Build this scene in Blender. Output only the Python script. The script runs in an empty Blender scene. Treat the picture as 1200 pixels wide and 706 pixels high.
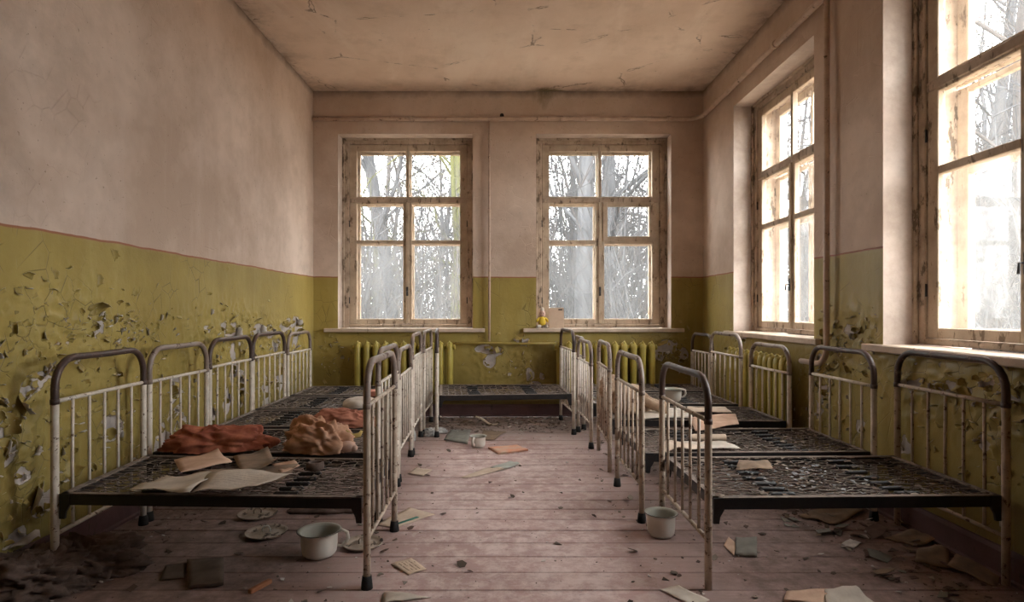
import bpy, math, random
import numpy as np
from mathutils import Vector, noise as mn
PI = math.pi
random.seed(7)
SC = bpy.context.scene
COL = SC.collection

# ------------------------------------------------------------------ camera
FPX, EYE, VX, VY = 700.0, 1.139, 592.0, 364.0
cam_d = bpy.data.cameras.new('camera'); cam = bpy.data.objects.new('camera', cam_d); COL.objects.link(cam)
cam_d.sensor_width = 36; cam_d.lens = FPX/1200*36
cam.location = (0, 0, EYE); cam.rotation_euler = (PI/2, 0, 0)
cam_d.shift_x = (600-VX)/1200; cam_d.shift_y = (VY-353)/1200
cam_d.clip_start = 0.05; cam_d.clip_end = 300
SC.camera = cam
# ------------------------------------------------------------------ view, sky
SC.view_settings.view_transform = 'Standard'; SC.view_settings.look = 'None'
SC.view_settings.gamma = 1; SC.view_settings.use_curve_mapping = False
SC.view_settings.exposure = 1.08
SC.cycles.max_bounces = 12; SC.cycles.diffuse_bounces = 7; SC.cycles.transparent_max_bounces = 12
SC.cycles.sample_clamp_indirect = 6
SKY = 15.0
wd = bpy.data.worlds.new('overcast'); SC.world = wd; wd.use_nodes = True
wn = wd.node_tree.nodes; wl = wd.node_tree.links; wn.clear()
w_out = wn.new('ShaderNodeOutputWorld'); w_bg = wn.new('ShaderNodeBackground')
w_tc = wn.new('ShaderNodeTexCoord'); w_sx = wn.new('ShaderNodeSeparateXYZ'); w_r = wn.new('ShaderNodeValToRGB')
wl.new(w_tc.outputs['Generated'], w_sx.inputs[0]); wl.new(w_sx.outputs['Z'], w_r.inputs[0])
w_r.color_ramp.elements[0].position = 0.0; w_r.color_ramp.elements[0].color = (.70, .70, .69, 1)
w_r.color_ramp.elements[1].position = 0.9; w_r.color_ramp.elements[1].color = (.98, .97, .95, 1)
wl.new(w_r.outputs[0], w_bg.inputs[0]); w_bg.inputs[1].default_value = SKY
wl.new(w_bg.outputs[0], w_out.inputs[0])

# ------------------------------------------------------------------ room measures (metres)
XL, XR, YB, YF, H = -2.066, 2.13, 6.43, -1.7, 3.5
ZP = 1.5                     # top of the green paint
WZ0, WZ1, WW = 0.905, 3.04, 1.452
BACK_WIN = [(-1.80, -0.348), (0.334, 1.786)]
SIDE_WIN = [(4.12, 5.572), (1.915, 3.367)]
THICK = 0.5

# portals: emit nothing, only guide the sampling of the daylight through the openings
def portal(loc, rot, w, h):
    ld = bpy.data.lights.new('daylight_portal', 'AREA'); ld.shape = 'RECTANGLE'; ld.size = w; ld.size_y = h
    ld.cycles.is_portal = True
    o = bpy.data.objects.new('daylight_portal', ld); o.location = loc; o.rotation_euler = rot; COL.objects.link(o)
for a, b in BACK_WIN: portal(((a+b)/2, YB+THICK+.03, (WZ0+WZ1)/2), (-PI/2, 0, 0), WW, WZ1-WZ0)
for a, b in SIDE_WIN: portal((XR+THICK+.03, (a+b)/2, (WZ0+WZ1)/2), (PI/2, 0, PI/2), WW, WZ1-WZ0)


def G(px, py, z=0.0):                      # point on the horizontal plane z seen at a pixel of the photograph
    s = (py-VY)/(EYE-z); Y = FPX/s
    return Vector(((px-VX)/s, Y, z))
def PY(px, py, Y):
    return Vector(((px-VX)*Y/FPX, Y, EYE-(py-VY)*Y/FPX))

# ------------------------------------------------------------------ helpers
class MB:
    def __init__(s): s.v = []; s.f = []; s.m = []; s.sm = []
    def add(s, vs, fs, m=0, smooth=False):
        b = len(s.v); s.v.extend([tuple(v) for v in vs])
        for f in fs: s.f.append([b+i for i in f]); s.m.append(m); s.sm.append(smooth)
    def box(s, lo, hi, m=0, bev=0.0):
        x0, y0, z0 = lo; x1, y1, z1 = hi
        if bev <= 0:
            vs = [(x0,y0,z0),(x1,y0,z0),(x1,y1,z0),(x0,y1,z0),(x0,y0,z1),(x1,y0,z1),(x1,y1,z1),(x0,y1,z1)]
            s.add(vs, [(0,3,2,1),(4,5,6,7),(0,1,5,4),(1,2,6,5),(2,3,7,6),(3,0,4,7)], m)
        else:
            b = min(bev, (x1-x0)*.45, (y1-y0)*.45, (z1-z0)*.45)
            vs = []
            for sx, X, dx in ((0,x0,b),(1,x1,-b)):
                for sy, Yy, dy in ((0,y0,b),(1,y1,-b)):
                    for sz, Z, dz in ((0,z0,b),(1,z1,-b)):
                        vs += [(X,Yy+dy,Z+dz),(X+dx,Yy,Z+dz),(X+dx,Yy+dy,Z)]
            def i(a,c,d,k): return (a*4+c*2+d)*3+k
            fs = [(i(0,0,0,0),i(0,0,1,0),i(0,1,1,0),i(0,1,0,0)),(i(1,0,0,0),i(1,1,0,0),i(1,1,1,0),i(1,0,1,0)),
                  (i(0,0,0,1),i(1,0,0,1),i(1,0,1,1),i(0,0,1,1)),(i(0,1,0,1),i(0,1,1,1),i(1,1,1,1),i(1,1,0,1)),
                  (i(0,0,0,2),i(0,1,0,2),i(1,1,0,2),i(1,0,0,2)),(i(0,0,1,2),i(1,0,1,2),i(1,1,1,2),i(0,1,1,2))]
            for c in (0,1):
                for d in (0,1):
                    fs.append((i(0,c,d,1),i(1,c,d,1),i(1,c,d,2),i(0,c,d,2)))
                    fs.append((i(c,0,d,0),i(c,1,d,0),i(c,1,d,2),i(c,0,d,2)))
                    fs.append((i(c,d,0,0),i(c,d,1,0),i(c,d,1,1),i(c,d,0,1)))
            for a in (0,1):
                for c in (0,1):
                    for d in (0,1): fs.append((i(a,c,d,0),i(a,c,d,1),i(a,c,d,2)))
            s.add(vs, fs, m)
    def tube(s, pts, r, n=8, m=0, cap=True, smooth=True, mats=None, closed=False):
        pts = [Vector(p) for p in pts]; k = len(pts)
        rr = r if isinstance(r, (list, tuple)) else [r]*k
        rings = []; up = None
        for i, p in enumerate(pts):
            if closed: t = pts[(i+1) % k]-pts[i-1]
            else: t = pts[min(i+1, k-1)]-pts[max(i-1, 0)]
            if t.length < 1e-9: t = Vector((0,0,1))
            t.normalize()
            if up is None: up = Vector((0,0,1)) if abs(t.z) < .9 else Vector((0,1,0))
            u = t.cross(up)
            if u.length < 1e-4: u = t.cross(Vector((1,.3,.1)))
            u.normalize(); w = u.cross(t).normalized(); up = w
            rings.append([p+(u*math.cos(2*PI*j/n)+w*math.sin(2*PI*j/n))*rr[i] for j in range(n)])
        b = len(s.v)
        for rg in rings: s.v.extend([tuple(q) for q in rg])
        for i in range(k if closed else k-1):
            mi = mats[i] if mats else m; i2 = (i+1) % k
            for j in range(n):
                s.f.append([b+i*n+j, b+i*n+(j+1) % n, b+i2*n+(j+1) % n, b+i2*n+j]); s.m.append(mi); s.sm.append(smooth)
        if cap and not closed:
            s.f.append([b+j for j in range(n)][::-1]); s.m.append(mats[0] if mats else m); s.sm.append(False)
            s.f.append([b+(k-1)*n+j for j in range(n)]); s.m.append(mats[-1] if mats else m); s.sm.append(False)
    def lathe(s, prof, n=32, m=0, c=(0,0,0), mats=None, sx=1, sy=1):
        b = len(s.v); k = len(prof)
        for r, z in prof:
            for j in range(n):
                a = 2*PI*j/n; s.v.append((c[0]+r*sx*math.cos(a), c[1]+r*sy*math.sin(a), c[2]+z))
        for i in range(k-1):
            for j in range(n):
                s.f.append([b+i*n+j, b+i*n+(j+1) % n, b+(i+1)*n+(j+1) % n, b+(i+1)*n+j]); s.m.append(mats[i] if mats else m); s.sm.append(True)
    def blob(s, c, r, n=14, k=9, m=0, fn=None):
        b = len(s.v)
        for i in range(k+1):
            th = PI*i/k
            for j in range(n):
                a = 2*PI*j/n
                d = Vector((math.sin(th)*math.cos(a), math.sin(th)*math.sin(a), math.cos(th)))
                q = 1.0 if fn is None else fn(d)
                s.v.append((c[0]+r[0]*d.x*q, c[1]+r[1]*d.y*q, c[2]+r[2]*d.z*q))
        for i in range(k):
            for j in range(n):
                s.f.append([b+i*n+j, b+(i+1)*n+j, b+(i+1)*n+(j+1) % n, b+i*n+(j+1) % n]); s.m.append(m); s.sm.append(True)
    def sheet(s, P, th=.0008, m=0, m2=None, smooth=True):      # P: rows of points; a thin solid
        R, Cc = len(P), len(P[0]); b = len(s.v)
        N = []
        for i in range(R):
            for j in range(Cc):
                du = Vector(P[min(i+1,R-1)][j])-Vector(P[max(i-1,0)][j]); dv = Vector(P[i][min(j+1,Cc-1)])-Vector(P[i][max(j-1,0)])
                nn = du.cross(dv)
                if nn.length > 1e-12: nn.normalize()
                N.append(nn)
        for k in (0, 1):
            for i in range(R):
                for j in range(Cc): s.v.append(tuple(Vector(P[i][j])+N[i*Cc+j]*th*k))
        o = R*Cc; m2 = m if m2 is None else m2
        for i in range(R-1):
            for j in range(Cc-1):
                a, c, d, e = i*Cc+j, i*Cc+j+1, (i+1)*Cc+j+1, (i+1)*Cc+j
                s.f.append([b+a, b+c, b+d, b+e]); s.m.append(m2); s.sm.append(smooth)
                s.f.append([b+o+a, b+o+e, b+o+d, b+o+c]); s.m.append(m); s.sm.append(smooth)
        ed = [j for j in range(Cc)] + [i*Cc+Cc-1 for i in range(1,R)] + [(R-1)*Cc+j for j in range(Cc-2,-1,-1)] + [i*Cc for i in range(R-2,0,-1)]
        for q in range(len(ed)):
            a, c = ed[q], ed[(q+1) % len(ed)]
            s.f.append([b+a, b+o+a, b+o+c, b+c]); s.m.append(m); s.sm.append(False)
    def build(s, name, mats, parent=None, loc=None):
        me = bpy.data.meshes.new(name)
        me.from_pydata(s.v, [], s.f)
        if not isinstance(mats, (list, tuple)): mats = [mats]
        for q in mats: me.materials.append(q)
        me.polygons.foreach_set('material_index', s.m); me.polygons.foreach_set('use_smooth', s.sm)
        me.update()
        o = bpy.data.objects.new(name, me); COL.objects.link(o)
        if parent: o.parent = parent
        if loc is not None: o.location = loc
        return o

def empty(name, loc=(0,0,0), rz=0):
    o = bpy.data.objects.new(name, None); COL.objects.link(o); o.location = loc; o.rotation_euler = (0,0,rz); o.empty_display_size = .1
    return o
def tag(o, label=None, cat=None, group=None, kind=None):
    if label: o['label'] = label
    if cat: o['category'] = cat
    if group: o['group'] = group
    if kind: o['kind'] = kind
    return o
def struct(o, label=None): return tag(o, label, None, None, 'structure')
def copy_tree(o, parent=None):
    c = o.copy(); COL.objects.link(c); c.parent = parent
    for ch in o.children: copy_tree(ch, c)
    return c

# ------------------------------------------------------------------ materials
class M:
    def __init__(s, name, rough=.8, spec=.3, metal=0):
        s.mt = bpy.data.materials.new(name); s.mt.use_nodes = True; s.nt = s.mt.node_tree; s.n = s.nt.nodes; s.l = s.nt.links
        s.b = s.n['Principled BSDF']; s.b.inputs['Roughness'].default_value = rough
        s.b.inputs['Specular IOR Level'].default_value = spec; s.b.inputs['Metallic'].default_value = metal
        tc = s.n.new('ShaderNodeTexCoord'); s.obj = tc.outputs['Object']
        s.geo = s.n.new('ShaderNodeNewGeometry')
    def map(s, vec=None, scale=(1,1,1), loc=(0,0,0)):
        q = s.n.new('ShaderNodeMapping'); s.l.new(vec or s.obj, q.inputs[0]); q.inputs['Scale'].default_value = scale; q.inputs['Location'].default_value = loc
        return q.outputs[0]
    def noise(s, scale=5, detail=4, rough=.6, vec=None, dist=0):
        q = s.n.new('ShaderNodeTexNoise'); s.l.new(vec or s.obj, q.inputs['Vector']); q.inputs['Scale'].default_value = scale
        q.inputs['Detail'].default_value = detail; q.inputs['Roughness'].default_value = rough; q.inputs['Distortion'].default_value = dist
        return q.outputs['Fac']
    def vor(s, scale=5, feat='DISTANCE_TO_EDGE', vec=None):
        q = s.n.new('ShaderNodeTexVoronoi'); q.feature = feat; s.l.new(vec or s.obj, q.inputs['Vector']); q.inputs['Scale'].default_value = scale
        return q.outputs[0]
    def rng(s, v, a, b, c=0, d=1):
        q = s.n.new('ShaderNodeMapRange'); s.l.new(v, q.inputs[0])
        for i, k in enumerate((a, b, c, d)): q.inputs[i+1].default_value = k
        return q.outputs[0]
    def math(s, op, a, b=None):
        q = s.n.new('ShaderNodeMath'); q.operation = op
        for i, k in enumerate((a, b)):
            if k is None: continue
            if isinstance(k, (int, float)): q.inputs[i].default_value = k
            else: s.l.new(k, q.inputs[i])
        return q.outputs[0]
    def mix(s, f, a, b):
        q = s.n.new('ShaderNodeMix'); q.data_type = 'RGBA'
        for i, k in ((0, f), (6, a), (7, b)):
            if isinstance(k, (int, float)): q.inputs[i].default_value = k
            elif isinstance(k, tuple): q.inputs[i].default_value = (*k, 1) if len(k) == 3 else k
            else: s.l.new(k, q.inputs[i])
        return q.outputs[2]
    def sep(s, vec=None):
        q = s.n.new('ShaderNodeSeparateXYZ'); s.l.new(vec or s.obj, q.inputs[0]); return q.outputs
    def attr(s, name):
        q = s.n.new('ShaderNodeAttribute'); q.attribute_name = name; return q.outputs['Fac']
    def col(s, c):
        if isinstance(c, tuple): s.b.inputs['Base Color'].default_value = (*c, 1)
        else: s.l.new(c, s.b.inputs['Base Color'])
        return s
    def rough(s, r): s.l.new(r, s.b.inputs['Roughness']); return s
    def bump(s, h, st=.3, dist=.01):
        q = s.n.new('ShaderNodeBump'); q.inputs['Strength'].default_value = st; q.inputs['Distance'].default_value = dist
        s.l.new(h, q.inputs['Height']); s.l.new(q.outputs[0], s.b.inputs['Normal']); return s

GREEN_A, GREEN_B = (.40, .305, .09), (.275, .208, .060)
PLASTER_A, PLASTER_B = (.70, .575, .49), (.48, .37, .295)
BARE_A, BARE_B = (.56, .50, .47), (.36, .32, .30)
def wall_material():
    w = M('limewash_over_green_oil_paint', .75, .25)
    z = w.sep()[2]
    big = w.noise(.9, 5, .65); mid = w.noise(4, 6, .7); fine = w.noise(38, 5, .7); streak = w.noise(5, 5, .65, w.map(None, (1, 1, .16)))
    up = w.mix(w.rng(big, .38, .62), PLASTER_B, PLASTER_A)
    up = w.mix(w.rng(mid, .5, .75, 0, .45), up, (.43, .33, .26))
    up = w.mix(w.rng(streak, .55, .8, 0, .4), up, (.66, .56, .50))
    # browner tone that strengthens towards the ceiling, broken by noise
    up = w.mix(w.math('MULTIPLY', w.rng(z, 2.2, 3.5, 0, .55), w.rng(mid, .25, .6, .5, 1)), up, (.47, .34, .245))
    near_shade = w.math('MULTIPLY', w.rng(w.noise(1.7, 6, .7), .42, .62), w.rng(w.sep()[1], 3.6, 1.6)); near_shade = w.math('MULTIPLY', near_shade, w.rng(w.sep()[0], XL+.3, XL+.2))
    up = w.mix(w.math('MULTIPLY', near_shade, .72), up, (.29, .245, .205))  # grey patches paint in the left wall's shade, deepening towards the camera
    sp = w.noise(55, 2, .5); up = w.mix(w.rng(sp, .70, .76, 0, .6), up, (.2, .15, .11))
    gr = w.mix(w.rng(big, .35, .65), GREEN_B, GREEN_A)
    gr = w.mix(w.rng(streak, .5, .8, 0, .45), gr, (.48, .41, .17))
    gr = w.mix(w.rng(fine, .55, .8, 0, .3), gr, (.2, .15, .035))
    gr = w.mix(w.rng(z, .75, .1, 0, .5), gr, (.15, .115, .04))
    cr = w.vor(9, vec=w.map(None, (1, 1, .7))); crm = w.math('MULTIPLY', w.rng(cr, .0, .02, 1, 0), w.rng(w.noise(2.2, 2), .50, .56))
    gr = w.mix(w.math('MULTIPLY', crm, .7), gr, (.11, .08, .03))
    ba = w.mix(w.rng(w.noise(9, 5), .35, .65), BARE_B, BARE_A)
    bm = w.math('ADD', w.attr('bare'), w.rng(w.noise(26, 5, .7), 0, 1, -.12, .12))
    bmask = w.rng(bm, .47, .53)
    edge = w.math('MULTIPLY', w.rng(bm, .33, .47), w.rng(bm, .56, .47))
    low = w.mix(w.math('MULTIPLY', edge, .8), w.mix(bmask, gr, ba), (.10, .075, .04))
    zz = w.math('ADD', z, w.rng(w.noise(3, 3), 0, 1, -.012, .012))
    line = w.math('MULTIPLY', w.rng(zz, ZP-.012, ZP-.009), w.rng(zz, ZP+.003, ZP, 0, 1))
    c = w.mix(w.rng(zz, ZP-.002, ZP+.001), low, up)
    c = w.mix(w.math('MULTIPLY', line, .75), c, (.30, .09, .07))
    # mould: green stain in the corner under the ceiling of the back wall, then noisy darkening along the top edge
    sx = w.sep(); mx = w.math('SUBTRACT', 1.0, w.math('ABSOLUTE', w.math('MULTIPLY', w.math('SUBTRACT', sx[0], .42), 3.2)))
    mxy = w.math('MULTIPLY', mx, w.rng(sx[1], YB-.1, YB-.05)); mxy = w.math('MULTIPLY', mxy, w.rng(z, 3.1, 3.5))
    mo = w.math('ADD', mxy, w.rng(w.noise(14, 4, .7, w.map(None, (1.6, 1, .35))), 0, 1, -.5, .5))
    c = w.mix(w.rng(mo, .45, .95, 0, .75), c, (.16, .13, .055))
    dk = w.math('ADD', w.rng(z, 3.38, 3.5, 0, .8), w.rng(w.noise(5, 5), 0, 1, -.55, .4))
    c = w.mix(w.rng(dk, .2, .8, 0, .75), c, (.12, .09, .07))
    # small eroded pits
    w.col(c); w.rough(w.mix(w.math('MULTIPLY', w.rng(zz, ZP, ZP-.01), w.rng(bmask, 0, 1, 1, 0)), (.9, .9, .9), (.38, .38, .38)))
    h = w.math('ADD', w.math('MULTIPLY', mid, .8), w.math('MULTIPLY', fine, .35)); h = w.math('SUBTRACT', h, crm)
    w.bump(h, .35, .012)
    return w.mt
def plaster(name, a, b, st=.3):
    w = M(name, .9, .2); w.col(w.mix(w.rng(w.noise(3, 6, .7), .35, .65), b, a)); w.bump(w.noise(20, 5), st, .01); return w.mt
def ceiling_material():
    w = M('stained_ceiling_whitewash', .92, .15)
    big = w.noise(.8, 5, .6); mid = w.noise(3.5, 6, .7); st = w.noise(1.6, 6, .65, w.map(None, (1, .35, 1)), .6)
    c = w.mix(w.rng(big, .35, .65), (.68, .53, .42), (.82, .67, .555))
    c = w.mix(w.rng(mid, .5, .75, 0, .5), c, (.52, .39, .29))
    c = w.mix(w.rng(st, .52, .64, 0, .5), c, (.86, .74, .63))
    e = w.vor(.85, vec=w.map(None, (1, 1.5, 1))); wob = w.noise(5, 4)
    ev = w.math('ADD', e, w.rng(wob, 0, 1, -.07, .07)); ev = w.math('ABSOLUTE', ev)
    cm = w.math('MULTIPLY', w.rng(ev, .0, .007, 1, 0), w.rng(w.noise(2.6, 3), .48, .56))
    c = w.mix(w.math('MULTIPLY', cm, .8), c, (.12, .08, .055))
    fl = w.noise(13, 5, .7); flm = w.math('MULTIPLY', w.rng(fl, .66, .70), w.rng(w.noise(1.3, 2), .52, .6))
    c = w.mix(w.math('MULTIPLY', flm, .6), c, (.25, .18, .13))
    sx = w.sep()
    cx = w.math('MULTIPLY', w.math('ABSOLUTE', w.math('SUBTRACT', sx[0], .45)), -2.4); cy = w.math('MULTIPLY', w.math('SUBTRACT', YB, sx[1]), -4.0)
    mo = w.math('ADD', w.math('ADD', w.math('ADD', cx, cy), 1.0), w.rng(w.noise(9, 4), 0, 1, -.45, .45))
    c = w.mix(w.rng(mo, .35, .7, 0, .8), c, (.20, .16, .06))
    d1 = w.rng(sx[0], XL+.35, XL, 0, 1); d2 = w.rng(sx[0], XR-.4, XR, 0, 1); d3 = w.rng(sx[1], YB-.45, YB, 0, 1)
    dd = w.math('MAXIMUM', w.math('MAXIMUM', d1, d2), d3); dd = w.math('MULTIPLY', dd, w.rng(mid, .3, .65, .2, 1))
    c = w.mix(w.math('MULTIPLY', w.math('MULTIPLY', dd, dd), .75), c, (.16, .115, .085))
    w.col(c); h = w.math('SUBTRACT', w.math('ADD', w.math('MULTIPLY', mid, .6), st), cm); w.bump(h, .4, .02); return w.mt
def wood_paint(name, a, b, dark, amt=.58):
    w = M(name, .6, .3); g = w.noise(7, 5, .65); c = w.mix(w.rng(g, .35, .65), b, a)
    ch = w.noise(16, 6, .72, w.map(None, (1, 1, .35))); c = w.mix(w.rng(ch, amt, amt+.05, 0, .85), c, dark)
    w.col(c); w.bump(ch, .35, .006); return w.mt
def metal_paint(name, a, b, rust, amt=.6, sc=22):
    w = M(name, .42, .45); g = w.noise(sc*.4, 4, .6); c = w.mix(w.rng(g, .35, .65), b, a)
    ch = w.noise(sc, 6, .72); m = w.rng(ch, amt, amt+.04); c = w.mix(m, c, rust)
    w.col(c); w.rough(w.rng(ch, amt-.05, amt+.05, .38, .85)); w.bump(w.rng(ch, amt, amt+.04, 1, 0), .25, .003); return w.mt
def simple(name, a, b=None, sc=20, rough=.8, spec=.3, metal=0, st=.2):
    w = M(name, rough, spec, metal); n = w.noise(sc, 5, .65); w.col(w.mix(w.rng(n, .35, .65), b or tuple(x*.7 for x in a), a)); w.bump(n, st, .005); return w.mt
def plank_material():
    w = M('worn_pink_brown_floor_paint', .62, .35)
    p = w.geo.outputs['Position']
    oi = w.n.new('ShaderNodeObjectInfo'); rnd = oi.outputs['Random']
    grain = w.noise(6, 6, .7, w.map(p, (.5, 7, 1))); big = w.noise(1.1, 5, .6, p); med = w.noise(11, 7, .75, p); fine = w.noise(42, 4, .7, p)
    c = w.mix(w.rng(big, .35, .65), (.40, .265, .245), (.54, .37, .345))
    c = w.mix(w.rng(rnd, 0, 1, 0, .22), c, (.24, .15, .135))
    c = w.mix(w.rng(grain, .5, .75, 0, .35), c, (.15, .10, .085))
    xs = w.sep(p)
    ax = w.math('ABSOLUTE', w.math('SUBTRACT', xs[0], .03)); ail = w.rng(ax, .35, 1.0, 1, 0)
    du = w.math('MULTIPLY', w.rng(w.math('ADD', med, w.math('MULTIPLY', big, .5)), .68, .86), ail)
    c = w.mix(w.math('MULTIPLY', du, .75), c, (.72, .60, .575))
    side = w.rng(ax, .45, 1.05, 0, 1); dirt = w.math('MULTIPLY', w.rng(med, .3, .6, .45, 1), side)
    c = w.mix(w.math('MULTIPLY', dirt, .80), c, (.105, .07, .054))
    bk = w.math('MULTIPLY', w.rng(xs[1], 4.9, 5.7), w.rng(med, .3, .55, .4, 1)); c = w.mix(w.math('MULTIPLY', bk, .7), c, (.13, .10, .078))
    c = w.mix(w.rng(fine, .62, .70, 0, .5), c, (.09, .06, .05))
    c = w.mix(w.math('MULTIPLY', w.rng(fine, .36, .30), ail), c, (.5, .42, .39))
    w.col(c); w.rough(w.rng(med, .3, .7, .5, .8)); w.bump(w.math('ADD', grain, w.math('MULTIPLY', fine, .5)), .3, .004); return w.mt
def glass_material(name, lo, hi):
    mt = bpy.data.materials.new(name); mt.use_nodes = True; nt = mt.node_tree; n = nt.nodes; l = nt.links; n.clear()
    out = n.new('ShaderNodeOutputMaterial'); tr = n.new('ShaderNodeBsdfTransparent'); tr.inputs[0].default_value = (.97, .98, .98, 1)
    gl = n.new('ShaderNodeBsdfGlossy'); gl.inputs['Roughness'].default_value = .04
    fr = n.new('ShaderNodeFresnel'); fr.inputs[0].default_value = 1.45
    fm = n.new('ShaderNodeMath'); fm.operation = 'MULTIPLY'; fm.inputs[1].default_value = .8; l.new(fr.outputs[0], fm.inputs[0])
    m1 = n.new('ShaderNodeMixShader'); l.new(fm.outputs[0], m1.inputs[0]); l.new(tr.outputs[0], m1.inputs[1]); l.new(gl.outputs[0], m1.inputs[2])
    tl = n.new('ShaderNodeBsdfTranslucent'); tl.inputs[0].default_value = (.72, .74, .74, 1)
    tc = n.new('ShaderNodeTexCoord'); mp = n.new('ShaderNodeMapping'); mp.inputs['Scale'].default_value = (1, 1, .3); l.new(tc.outputs['Object'], mp.inputs[0])
    no = n.new('ShaderNodeTexNoise'); no.inputs['Scale'].default_value = 9; no.inputs['Detail'].default_value = 6; no.inputs['Roughness'].default_value = .7; l.new(mp.outputs[0], no.inputs['Vector'])
    mr = n.new('ShaderNodeMapRange'); l.new(no.outputs['Fac'], mr.inputs[0])
    for i, v in enumerate((.3, .72, lo, hi)): mr.inputs[i+1].default_value = v
    m2 = n.new('ShaderNodeMixShader'); l.new(mr.outputs[0], m2.inputs[0]); l.new(m1.outputs[0], m2.inputs[1]); l.new(tl.outputs[0], m2.inputs[2])
    l.new(m2.outputs[0], out.inputs[0]); return mt
def bark(name, a, b, moss=0):
    w = M(name, .95, .1); n = w.noise(9, 5, .7, w.map(None, (1, 1, .25))); c = w.mix(w.rng(n, .35, .65), b, a)
    if moss: c = w.mix(w.rng(w.noise(2.2, 5, .7), .62-moss*.25, .72-moss*.25), c, (.055, .056, .022))
    w.col(c); w.bump(n, .5, .02); return w.mt
def printed(name, base, ink, sc, aspect=(1,1,1), amt=.55):
    w = M(name, .8, .2); uvn = w.n.new('ShaderNodeTexCoord'); uv = uvn.outputs['UV']
    s = w.sep(w.map(uv, (1, 1, 1)))
    rows = w.math('FRACT', w.math('MULTIPLY', s[1], sc)); rm = w.math('MULTIPLY', w.rng(rows, .32, .36), w.rng(rows, .72, .68))
    wo = w.noise(1, 2, .5, w.map(uv, (sc*3.2, sc, 1))); wm = w.rng(wo, .42, .46)
    mg = w.math('MULTIPLY', w.math('MULTIPLY', w.rng(s[0], .14, .15), w.rng(s[0], .86, .85)), w.math('MULTIPLY', w.rng(s[1], .14, .15), w.rng(s[1], .86, .85)))
    c = w.mix(w.rng(w.noise(30, 4), .35, .65), tuple(x*.85 for x in base), base)
    c = w.mix(w.math('MULTIPLY', w.math('MULTIPLY', w.math('MULTIPLY', rm, wm), mg), amt), c, ink)
    w.col(c); return w.mt

MW = wall_material(); MC = ceiling_material()
M_REV = plaster('reveal_plaster', (.56, .47, .41), (.38, .305, .255))
M_BARE = plaster('bare_plaster', BARE_A, BARE_B)
M_GREEN = simple('green_paint_flake', GREEN_A, GREEN_B, 18, .5, .4)
M_FLKB = simple('paint_flake_underside', (.66, .61, .57), (.40, .36, .34), 14, .9)
M_PLANK = plank_material()
M_SUB = simple('floor_underlay', (.03, .022, .018))
M_SKIRT = wood_paint('purple_brown_skirting_paint', (.135, .072, .072), (.10, .055, .055), (.05, .035, .03), .6)
M_WOOD = wood_paint('cream_window_paint', (.54, .435, .325), (.40, .31, .225), (.14, .095, .06), .57)
M_WOODR = wood_paint('flaking_window_box_paint', (.54, .43, .33), (.36, .27, .20), (.10, .07, .045), .545)
M_SILL = wood_paint('cream_sill_paint', (.64, .52, .42), (.46, .36, .28), (.22, .16, .11), .62)
M_GL1 = glass_material('dusty_window_glass', .008, .03)
M_GL2 = glass_material('grimy_window_glass', .018, .075)
M_PIPE = metal_paint('limewashed_pipe', (.55, .42, .33), (.42, .31, .24), (.13, .085, .06), .62)
M_PIPEG = metal_paint('green_painted_pipe', (.40, .31, .09), (.30, .23, .06), (.12, .08, .04), .64)
M_RAD = metal_paint('green_radiator_paint', (.43, .345, .075), (.34, .265, .055), (.10, .065, .03), .66, 14)
M_WHITE = metal_paint('chipped_white_bed_enamel', (.76, .69, .61), (.58, .51, .43), (.16, .095, .065), .60, 38)
M_WHITE2 = metal_paint('grimy_beige_bed_enamel', (.54, .44, .35), (.38, .30, .23), (.13, .08, .055), .575, 34)
M_BROWN = metal_paint('brown_bed_varnish', (.085, .05, .042), (.055, .034, .03), (.22, .16, .13), .60, 24)
M_GREYB = metal_paint('worn_grey_bed_metal', (.30, .235, .20), (.20, .15, .125), (.09, .05, .04), .58, 24)
M_IRON = simple('black_iron', (.020, .017, .018), (.011, .009, .010), 30, .45, .5)
M_WIRE = simple('rusty_black_wire', (.25, .195, .155), (.08, .058, .046), 60, .5, .5)
M_DUSTM = simple('dusty_iron_ledge', (.30, .245, .21), (.13, .10, .085), 26, .85)
M_LEDGE = simple('dusty_iron_edge_highlight', (.24, .19, .16), (.12, .095, .08), 22, .7)  # beige highlight of the side rails' top edge painted in with the dust
M_BLKI = simple('black_spring_steel', (.022, .02, .022), (.012, .011, .012), 40, .5, .5)
M_RUB = simple('black_rubber', (.016, .014, .014), None, 20, .7)
M_ENAM = metal_paint('white_enamel', (.74, .70, .64), (.60, .56, .50), (.09, .06, .045), .70, 9)
M_ENAMIN = metal_paint('stained_enamel_inside', (.48, .47, .41), (.34, .33, .28), (.15, .11, .07), .70, 9)
M_RIMB = simple('dark_enamel_rim', (.05, .055, .05), None, 20, .4, .5)
M_LID = metal_paint('dirty_enamel_lid', (.42, .34, .27), (.26, .20, .155), (.07, .05, .04), .56, 14)
M_PAPER = simple('yellowed_paper', (.62, .50, .40), (.50, .39, .30), 12, .85)
M_PAPERW = simple('grey_white_paper', (.62, .56, .49), (.48, .42, .36), 10, .85)
M_PAPERB = simple('brown_card', (.27, .19, .13), (.17, .12, .085), 12, .85)
M_DIRTB = simple('dirty_book_cloth', (.15, .105, .08), (.09, .062, .048), 9, .9)
M_PAPERP = simple('peach_card', (.66, .46, .34), (.52, .34, .25), 12, .85)
M_ORANGE = simple('orange_cover', (.66, .28, .17), (.55, .40, .30), 9, .75)
M_GREYC = simple('grey_cover', (.24, .23, .20), (.17, .16, .14), 12, .8)
M_PRINT = printed('printed_card', (.66, .52, .40), (.16, .11, .09), 6, amt=.8)
M_PRINTW = printed('printed_sheet', (.60, .53, .46), (.25, .2, .17), 16, amt=.4)
M_GLINE = simple('green_print', (.03, .16, .12))
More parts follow.
